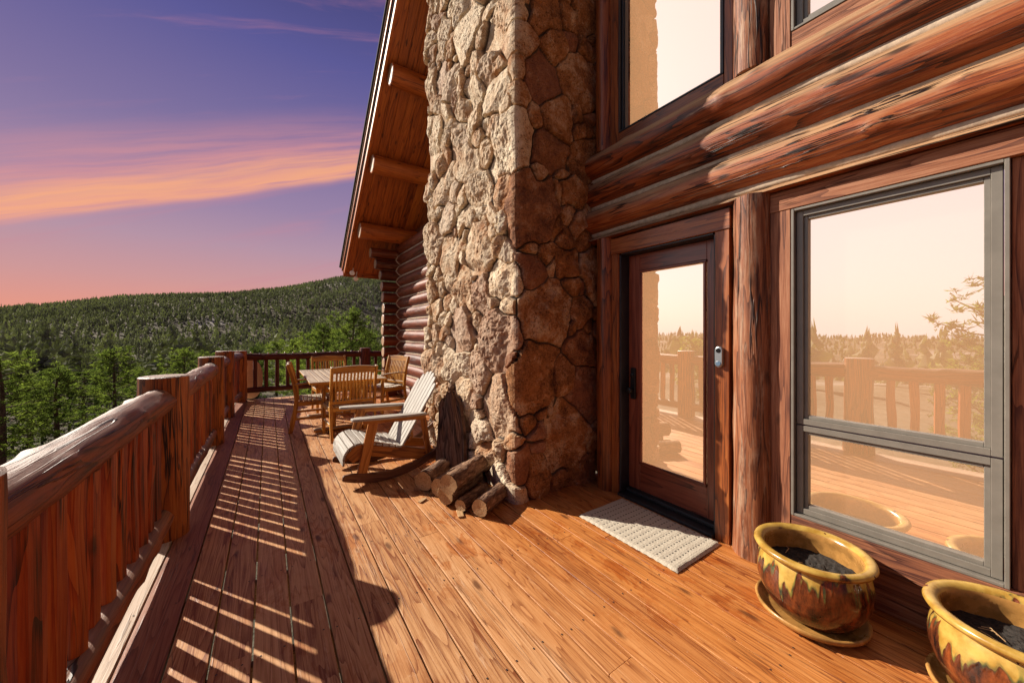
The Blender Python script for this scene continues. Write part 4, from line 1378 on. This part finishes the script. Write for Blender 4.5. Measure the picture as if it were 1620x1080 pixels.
for i, (x, z) in enumerate(prof):
    if 0 < i < len(prof) - 1: tx, tz = prof[i + 1][0] - prof[i - 1][0], prof[i + 1][1] - prof[i - 1][1]
    elif i == 0: tx, tz = prof[1][0] - x, prof[1][1] - z
    else: tx, tz = x - prof[i - 1][0], z - prof[i - 1][1]
    l_ = math.hypot(tx, tz); up = (-tz / l_, 0, tx / l_)
    plank(mb, (x, -.272, z), (x, .272, z), .052, .018, up, .004)
mb.build('seat', M['grey_slat'], rk)
mb = MB()
n = 7
for k in range(n):
    y = (k - 3) * .073
    hgt = .80 - .0125 * (k - 3) ** 2
    b0 = np.array([.055, y * .94, .245]); dirb = nrm(np.array([.50, 0, .86]))
    e = b0 + dirb * hgt; e[1] = y * 1.06
    m2 = b0 + (e - b0) * .5
    nn = nrm(np.cross(dirb, (0, 1, 0)))
    sweep(mb, [b0, m2, e - dirb * .03, e], np.stack([rect(.064, .018, .004), rect(.069, .018, .004), rect(.072, .018, .004), rect(.05, .018, .004)]), -nn)
mb.build('backrest', M['grey_slat'], rk)
mb = MB()
for q, ww in ((.12, .26), (.42, .29), (.68, .24)):
    c0 = np.array([.055, 0, .245]) + nrm(np.array([.50, 0, .86])) * q + np.array([.024, 0, -.012])
    plank(mb, c0 + (0, -ww, 0), c0 + (0, ww, 0), .022, .06, (.50, 0, .86), .003)
plank(mb, (.50, -.26, .10), (.50, .26, .10), .03, .06)
mb.build('back_brace', M['cedar'], rk)

# ================================================================== FIREWOOD
def firewood(p0, p1, r, label, seed, end='bark_ends'):
    p0 = np.array(p0, float); p1 = np.array(p1, float); o0 = (p0 + p1) / 2
    root = empty('firewood_log', label, 'firewood log', o0, 0, 'firewood logs stacked by the chimney')
    mb = MB()
    sg, n = 34, 36
    t = np.linspace(0, 1, sg + 1); L = np.linalg.norm(p1 - p0)
    th = np.linspace(0, 2 * np.pi, n, endpoint=False)
    TT, TH = np.meshgrid(t * L, th, indexing='ij')
    cx_, cy_ = np.cos(TH), np.sin(TH)
    rr = r * (1 + 0.10 * vn(cx_ * 1.2 + seed, cy_ * 1.2, TT * .4, seed)) + 0.007 * fbm(TT * 16, cx_ * 9, cy_ * 9, seed, 3) - 0.004
    sweep(mb, p0 - o0 + (p1 - p0) * t[:, None], np.stack([rr * cx_, rr * cy_], 2), (0, 0, 1), True, cap=None)
    mb.build('bark', M['bark'], root)
    T = nrm(p1 - p0); U = nrm(np.array([0, 0, 1.]) - T[2] * T); S = np.cross(T, U)
    for e, (p, sgn) in enumerate(((p0, -1), (p1, 1))):
        mb = MB(); q = rr[0 if e == 0 else -1] * .985
        rings = [0.0001, .35, .7, 1.0]
        V = np.concatenate([[(p - o0) + sgn * T * (.001 + .004 * rd.random() * (1 - f) + .02 * f * math.sin(2.0)) * .3 + (q[j] * f) * (math.cos(th[j]) * S + math.sin(th[j]) * U) for j in range(n)] for f in rings])
        F = [(i * n + j, i * n + (j + 1) % n, (i + 1) * n + (j + 1) % n, (i + 1) * n + j) for i in range(3) for j in range(n)]
        G = np.concatenate([[(5 + seed, q[j] * f * math.cos(th[j]), q[j] * f * math.sin(th[j])) for j in range(n)] for f in rings])
        mb.add(V, F, G, rd.uniform(.3, .9)); mb.build('cut_end', M[end], root)
    return root

firewood((1.10, 2.97, .090), (1.53, 3.28, .100), .088, 'thick grey-barked firewood log at the back left of the pile, touching the runner', 3)
firewood((1.16, 2.80, .082), (1.54, 3.02, .088), .078, 'mid-brown firewood log second from the rocking chair', 8)
firewood((1.15, 2.63, .076), (1.54, 2.85, .076), .073, 'firewood log lying low beneath the highest log', 11)
firewood((1.14, 2.54, .200), (1.55, 2.79, .205), .078, 'pale-ended firewood log resting highest on the pile', 14)
firewood((1.205, 2.465, .052), (1.50, 2.63, .052), .050, 'slim dark firewood log between the highest log and the front one', 19)
firewood((1.285, 2.315, .072), (1.565, 2.475, .072), .070, 'orange-ended firewood log at the very front of the pile', 25)

mb = MB()   # slab of bark leaning on the chimney
n, m_ = 34, 16
tt = np.linspace(0, 1, n); ww = np.linspace(-1, 1, m_)
T2, W2_ = np.meshgrid(tt, ww, indexing='ij')
wd = np.interp(tt, [0, .2, .6, .9, 1], [.16, .175, .16, .12, .07])[:, None]
base_p = np.array([1.40, 3.10, 0.02]); tip = np.array([1.50, 3.34, .70])
X = base_p[0] + (tip[0] - base_p[0]) * T2 + W2_ * wd * .5 - .035 * (1 - W2_ ** 2) + .045 * fbm(W2_ * 6, T2 * 1.6, 1, 5, 4, .6)
Y = base_p[1] + (tip[1] - base_p[1]) * T2 - W2_ * wd * .85 + .02 * fbm(T2 * 6, W2_, 4, 6, 2)
Z = base_p[2] + (tip[2] - base_p[2]) * T2 + .22 * T2 ** 3 * fbm(W2_ * 3.5, 4, 1, 3, 3)
V = np.concatenate([np.stack([X, Y, Z], 2).reshape(-1, 3), np.stack([X + .03, Y, Z], 2).reshape(-1, 3)])
k0 = n * m_
F = [(i * m_ + j, (i + 1) * m_ + j, (i + 1) * m_ + j + 1, i * m_ + j + 1) for i in range(n - 1) for j in range(m_ - 1)]
F += [tuple(q + k0 for q in f)[::-1] for f in F]
bd = [i * m_ for i in range(n)] + [(n - 1) * m_ + j for j in range(1, m_)] + [i * m_ + m_ - 1 for i in range(n - 2, -1, -1)] + [j for j in range(m_ - 2, 0, -1)]
F += [(bd[i], bd[(i + 1) % len(bd)], bd[(i + 1) % len(bd)] + k0, bd[i] + k0) for i in range(len(bd))]
G = np.concatenate([np.stack([T2 * .85, W2_ * .14, X * .3], 2).reshape(-1, 3)] * 2)
mb.add(V, F, G, .2, True)
o = mb.build('bark_slab', M['dark_bark'], origin=(1.45, 3.1, 0)); tag(o, 'dark furrowed slab of bark leaning upright against the chimney', 'bark slab')
for k, (x, y, a, lab) in enumerate(((1.03, 2.80, .4, 'small pale wood chip lying alone in the shadow by the pile'), (1.19, 2.44, 1.2, 'larger pale wood chip beside the stacked log ends'))):
    mb = MB(); L = .035 if k == 0 else .05
    plank(mb, (-L, 0, .006), (L, .008, .008), .035 + .01 * k, .010, c=.003)
    o = mb.build('wood_chip', M['bark_ends'], loc=(x, y, .001)); o.rotation_euler = (0, 0, a); tag(o, lab, 'wood chip', 'wood chips by the firewood')

# small stick-legged stool by the log corner
st_ = empty('twig_stool', 'small twig plant stand against the log wall behind the rocking chair', 'plant stand', (2.22, 6.35, 0))
mb = MB(); tube(mb, [(-.09, -.09, 0), (-.085, -.085, .36)], .011); mb.build('leg', M['teak'], st_)
mb = MB(); tube(mb, [(.09, -.09, 0), (.085, -.085, .36)], .011); mb.build('leg', M['teak'], st_)
mb = MB(); tube(mb, [(-.09, .09, 0), (-.085, .085, .36)], .011); mb.build('leg', M['teak'], st_)
mb = MB(); tube(mb, [(.09, .09, 0), (.085, .085, .36)], .011); mb.build('leg', M['teak'], st_)
mb = MB(); plank(mb, (-.11, 0, .37), (.11, 0, .37), .22, .016); mb.build('top', M['teak'], st_)
mb = MB(); tube(mb, [(-.1 + .1 * math.sin(a) * 1.2, -.09, .18 + .1 * math.cos(a)) for a in np.linspace(0, 3.1, 9)], .007); mb.build('hoop', M['teak'], st_)

# ================================================================== LANDSCAPE
AZT = [-180, -60, -30, -14.3, -9.2, -1.3, 4.2, 12.8, 20.8, 30, 45, 60, 90, 130, 180]      # degrees left of +Y
HT = [20, 60, 118, 118, 117, 86, 72, 55, 33, 16, -6, -4, -9, 0, 20]


def terrain(x, y):
    r = np.sqrt(x * x + y * y) + 1e-6
    azd = np.degrees(np.arctan2(-x, y))
    hh = np.interp(azd, AZT, HT)
    z1 = -2.7 - 0.075 * np.clip(r - 6, 0, 40)
    z2 = -5.7 + (-34 - -5.7) * sstep(45, 300, r)
    z = np.where(r < 46, z1, z2)
    hill = (hh + 34) * sstep(280, 900, r)
    z = z + hill
    z = z - 60 * sstep(930, 1600, r)
    z = z + sstep(60, 400, r) * (14 * fbm(x / 170, y / 170, 0, 3, 4)) * (1 - 0.45 * sstep(750, 900, r)) + 0.35 * fbm(x / 9, y / 9, 0, 13, 3) * sstep(5, 15, r)
    return z


na = 420
rads = np.concatenate([[0.5], np.linspace(4, 60, 40), 60 * np.exp(np.linspace(0.03, math.log(1500 / 60), 90)), [3800]])
A, RRd = np.meshgrid(np.linspace(0, 2 * np.pi, na, endpoint=False), rads, indexing='ij')
GX, GY = RRd * np.sin(A), RRd * np.cos(A)
GZ = terrain(GX, GY); GZ[:, -1] = -60
V = np.stack([GX, GY, GZ], 2).reshape(-1, 3)
nr = len(rads)
i_, j_ = np.meshgrid(np.arange(na), np.arange(nr - 1), indexing='ij')
a0 = (i_ * nr + j_).ravel(); a1 = (((i_ + 1) % na) * nr + j_).ravel()
o = big_mesh('ground', V, np.stack([a0, a1, a1 + 1, a0 + 1], 1), {'rn': np.zeros(len(V))}, M['ground'], smooth=True)
tag(o, kind='structure')

# deck supports so it does not float
for yy in (-1.0, 2.2, 5.6, 8.8):
    pass


# ---- near pines
def make_pine(seed, h, spread, label, cat='pine tree', dens=1.0):
    rg = np.random.default_rng(seed)
    root = empty('pine_tree', label, cat, (0, 0, 0), 0, 'pines on the slope beyond the railing')
    mb = MB()
    tp = np.stack([0.12 * vn(np.linspace(0, 3, 9), seed, 0, 1), 0.12 * vn(np.linspace(0, 3, 9), seed, 5, 1), np.linspace(-.4, h * .97, 9)], 1)
    th = np.linspace(0, 2 * np.pi, 9, endpoint=False); c9 = np.stack([np.cos(th), np.sin(th)], 1)
    sweep(mb, tp, np.stack([c9 * q for q in np.linspace(h * .022, h * .004, 9)]), (0, 1, 0), True)
    tips = []
    nbz = int(54 * dens)
    for k in range(nbz):
        f = 0.09 + 0.89 * (k / nbz) ** .95
        z = h * f
        L = spread * (0.35 + 1.0 * math.sin(math.pi * min(1, (1 - f) * .95 + .10)) ** .8) * rg.uniform(.55, 1.15)
        L = max(L * (1.05 - f * .62), .25)
        a = k * 2.4 + rg.uniform(-.5, .5)
        ctr = np.array([np.interp(z, tp[:, 2], tp[:, 0]), np.interp(z, tp[:, 2], tp[:, 1]), z])
        dirn = np.array([math.cos(a), math.sin(a), rg.uniform(-.15, .55) + .35 * f])
        e = ctr + dirn * L
        mid = ctr + dirn * L * .5 + (0, 0, -.08 * L)
        sweep(mb, [ctr, mid, e], np.stack([c9[::2] * q for q in (h * .0055, h * .0035, h * .0015)]), (0, 0, 1), True, cap=None)
        for q in range(int(17 * max(.5, L / spread))):
            u = rg.uniform(.35, 1.03)
            base_ = ctr + (e - ctr) * u + (0, 0, -.08 * L * (1 - (2 * u - 1) ** 2))
            perp = np.array([-math.sin(a), math.cos(a), 0]) * rg.normal(0, .20 * L)
            tips.append((base_ + perp * u + (0, 0, rg.normal(0.03, .17)), rg.uniform(.7, 1.2)))
    for q in range(12): tips.append((np.array([tp[-1, 0] + rg.normal(0, .07), tp[-1, 1] + rg.normal(0, .07), h * rg.uniform(.9, 1.0)]), .8))
    mb.build('trunk', M['trunk'], root)
    Vs, Ts = [], []
    for (p, s) in tips:
        nbld = 15
        dv = rg.normal(size=(nbld, 3)); dv[:, 2] = dv[:, 2] * .7 + .55; dv = nrm(dv)
        ln_ = rg.uniform(.13, .30, nbld)[:, None] * s * (0.8 + h * .03)
        sd = nrm(np.cross(dv, rg.normal(size=(nbld, 3)))) * ln_ * .20
        b0 = p + rg.normal(0, .06, (nbld, 3))
        tri = np.stack([b0 - sd * .6, b0 + sd * .6, b0 + dv * ln_ + sd * .2], 1)
        Vs.append(tri.reshape(-1, 3)); Ts.append(np.full(nbld * 3, rg.uniform(0, 1)))
    V = np.concatenate(Vs); T = np.concatenate(Ts)
    Q = np.arange(len(V)).reshape(-1, 3)
    ob = big_mesh('crown', V, Q, {'rn': T}, M['needles'], root)
    return root


CS, CC = math.sin(YAW), math.cos(YAW)


def at(px, dep, ytop):
    """world x, y for picture column px at depth dep, and the height a top seen at row ytop has"""
    a = (px - 810) / 570
    return dep * (CS + CC * a), dep * (CC - CS * a), 1.35 + dep * (527 - ytop) / 570


protos = [make_pine(5, 8.0, 2.1, 'x'), make_pine(9, 8.0, 2.6, 'x'), make_pine(14, 8.0, 1.7, 'x'), make_pine(21, 8.0, 2.4, 'x', dens=1.2)]
spots = [  # picture column, depth, row of the top, label
    (2, 15, 562, 'dark pine cut by the left edge of the photo'),
    (46, 19, 600, 'low bushy pine between the edge pine and its tall neighbour'),
    (88, 17, 583, 'slender bright green pine standing above the wire fence'),
    (132, 27, 588, 'pine behind the fence pines, left of the broad crooked one'),
    (180, 21, 553, 'broad dark pine with crooked top left of the tallest railing post'),
    (222, 32, 588, 'pale green pine directly over the first railing post'),
    (262, 36, 574, 'bushy pine between the first and second railing posts'),
    (292, 30, 554, 'rounded yellow-green pine left of the second railing post'),
    (334, 33, 558, 'yellow-green pine peeping over the second railing post'),
    (368, 42, 556, 'small pine between the second and third railing posts'),
    (404, 34, 549, 'pine just right of the corner post'),
    (438, 38, 541, 'pine above the left part of the far railing'),
    (467, 31, 537, 'narrow pointed pine above the left side chair'),
    (492, 27, 527, 'bright pine above the table left end'),
    (512, 25, 512, 'tall bright green pine behind the far chair'),
    (540, 30, 522, 'full pine between the two tallest crowns'),
    (558, 23, 492, 'tallest bright pine in front of the log corner'),
    (585, 29, 530, 'pine beside the log corner'),
    (604, 36, 545, 'low yellowish pine next to the log ends'),
    (60, 40, 586, 'pine further down the slope at the far left'),
    (112, 46, 584, 'distant small pine seen over the slender one'),
    (205, 48, 576, 'small pine behind the broad crooked one'),
    (240, 55, 580, 'far small pine over the first rail'),
    (310, 60, 556, 'far pale pine over the second rail'),
    (350, 62, 552, 'far pale pine behind the third railing post'),
    (420, 60, 545, 'far pine over the corner of the railings'),
    (455, 52, 540, 'far pine behind the narrow pointed one'),
    (528, 50, 524, 'far pine seen between the tall crowns'),
    (575, 48, 520, 'far pine showing beside the tallest crown'),
]
rp = random.Random(3)
used = set()
for k, (px_, dep, yt, lab) in enumerate(spots):
    x, y, zt = at(px_, dep, yt)
    zb0 = float(terrain(np.array([x]), np.array([y]))[0])
    h = zt - zb0
    pi = k % 4
    if pi not in used: o = protos[pi]; used.add(pi)
    else: o = copy_tree(protos[pi])
    o.location = (x, y, zb0); o.rotation_euler = (0, 0, rp.uniform(0, 6.28))
    s = h / 8.0; sw = max(s, .8) * rp.uniform(.9, 1.12)
    o.scale = (sw, sw, s); o['label'] = lab
# pines that only the window glass shows, out to the left of the deck
for k, (az_, dist, h, lab) in enumerate(((90.8, 11.9, 5.6, 'pine left of the deck whose branch shows in the big window'), (70, 30, 5.5, 'pine left of the deck seen mirrored low in the window'), (58, 26, 5.0, 'pine left of the deck seen mirrored in the door glass'))):
    o = copy_tree(protos[(k + 1) % 4])
    x, y = -dist * math.sin(R(az_)) + 1.5, dist * math.cos(R(az_)) + .6
    o.location = (x, y, float(terrain(np.array([x]), np.array([y]))[0])); o.scale = (h / 8,) * 3; o['label'] = lab

# ---- distant forest (uncountable): one object
rf = np.random.default_rng(77)


def scatter(az0, az1, r0, r1, spacing):
    n = int((math.radians(az1 - az0)) / 2 * (r1 ** 2 - r0 ** 2) / spacing ** 2)
    azs = np.radians(rf.uniform(az0, az1, n)); rr = np.sqrt(rf.uniform(r0 ** 2, r1 ** 2, n))
    return -rr * np.sin(azs), rr * np.cos(azs)


OCT = np.array([(1, 0, 0), (-1, 0, 0), (0, 1, 0), (0, -1, 0), (0, 0, 1), (0, 0, -1)], float)
OF = np.array([(0, 2, 4), (2, 1, 4), (1, 3, 4), (3, 0, 4), (2, 0, 5), (1, 2, 5), (3, 1, 5), (0, 3, 5)])


def blobs(cx, cy, cz, hh, ww, k, tone):
    """k jagged clumps for each tree, spread through an egg-shaped crown"""
    n = len(cx)
    f = (np.arange(k) + .5) / k
    f = np.clip(f[None, :] + rf.normal(0, .05, (n, k)), 0.02, .98)
    rad = np.sin(np.pi * (0.12 + .86 * f)) ** .8 * (1.05 - .55 * f)
    aa = rf.uniform(0, 6.28, (n, k)); rr = rad * rf.uniform(0, .62 if k < 20 else .95, (n, k)) * ww[:, None]
    px = cx[:, None] + rr * np.cos(aa); py = cy[:, None] + rr * np.sin(aa)
    pz = cz[:, None] + hh[:, None] * (0.18 + .80 * f)
    sx = ww[:, None] * rad * rf.uniform(.42, .75, (n, k)) * (1.25 if k < 7 else .85 if k < 20 else .62 if k < 50 else .40)
    sz = hh[:, None] * rf.uniform(.9, 1.5, (n, k)) * (1 / k if k < 7 else 1.5 / k if k < 20 else .055 if k < 50 else .032)
    c = np.stack([px, py, pz], -1).reshape(-1, 1, 3)
    sc = np.stack([sx, sx, sz], -1).reshape(-1, 1, 3)
    jit = rf.uniform(.55, 1.35, (n * k, 6, 1))
    V = c + (OCT[None] + rf.normal(0, .16, (n * k, 6, 3))) * sc * jit
    T = np.repeat(np.clip(np.repeat(tone, k) + rf.normal(0, .10, n * k), 0, 1), 6)
    F = (OF[None] + (np.arange(n * k) * 6)[:, None, None]).reshape(-1, 3)
    return V.reshape(-1, 3), F, T


allV, allF, allT = [], [], []
cnt = 0
for (az0, az1, r0, r1, sp, k) in ((-26, 27, 46, 105, 4.6, 90), (-26, 27, 105, 190, 4.6, 36), (-26, 27, 190, 400, 4.4, 12), (-26, 27, 400, 960, 4.7, 6), (27, 100, 50, 170, 9, 14), (27, 100, 170, 900, 12, 6), (-60, -26, 90, 900, 16, 6)):
    x, y = scatter(az0, az1, r0, r1, sp)
    dn = fbm(x / 60, y / 60, 0, 44, 3)
    keep = (dn > -0.38) | (rf.uniform(size=len(x)) < .45)
    x, y = x[keep], y[keep]
    h = rf.uniform(4.5, 9.5, len(x)); wd = h * rf.uniform(.20, .30, len(x))
    tone = np.clip(rf.uniform(0.05, .95, len(x)) * .8 + .35 * fbm(x / 40, y / 40, 0, 48, 2), 0, 1)
    V, F, T = blobs(x, y, terrain(x, y) - .3, h, wd, k, tone)
    allV.append(V); allF.append(F + cnt); allT.append(T); cnt += len(V)
fo = big_mesh('forest', np.concatenate(allV), np.concatenate(allF), {'rn': np.concatenate(allT)}, M['far_needles'])
tag(fo, 'grey-green pine forest covering the valley and the hill beyond', 'forest', kind='stuff')

# ---- wire fence by the track at lower left
fx0, fy0, _ = at(-60, 17.5, 0); fx1, fy1, _ = at(130, 21, 0)
wf = empty('wire_fence', 'thin dark fence with wires beyond the railing at the far left', 'fence', (fx0, fy0, float(terrain(np.array([fx0]), np.array([fy0]))[0])))
pz = []
for k in range(9):
    x = fx0 + (fx1 - fx0) * k / 8; y = fy0 + (fy1 - fy0) * k / 8; z = float(terrain(np.array([x]), np.array([y]))[0])
    pz.append((x, y, z))
    mb = MB(); plank(mb, (x, y, z - .2), (x, y, z + 1.0), .09, .09, (0, 1, 0)); rel(mb.build('fence_post', M['dark_iron'], wf), wf)
for hgt in (.35, .62, .9):
    mb = MB(); tube(mb, [(p[0], p[1], p[2] + hgt) for p in pz], .018, 6); rel(mb.build('wire', M['dark_iron'], wf), wf)
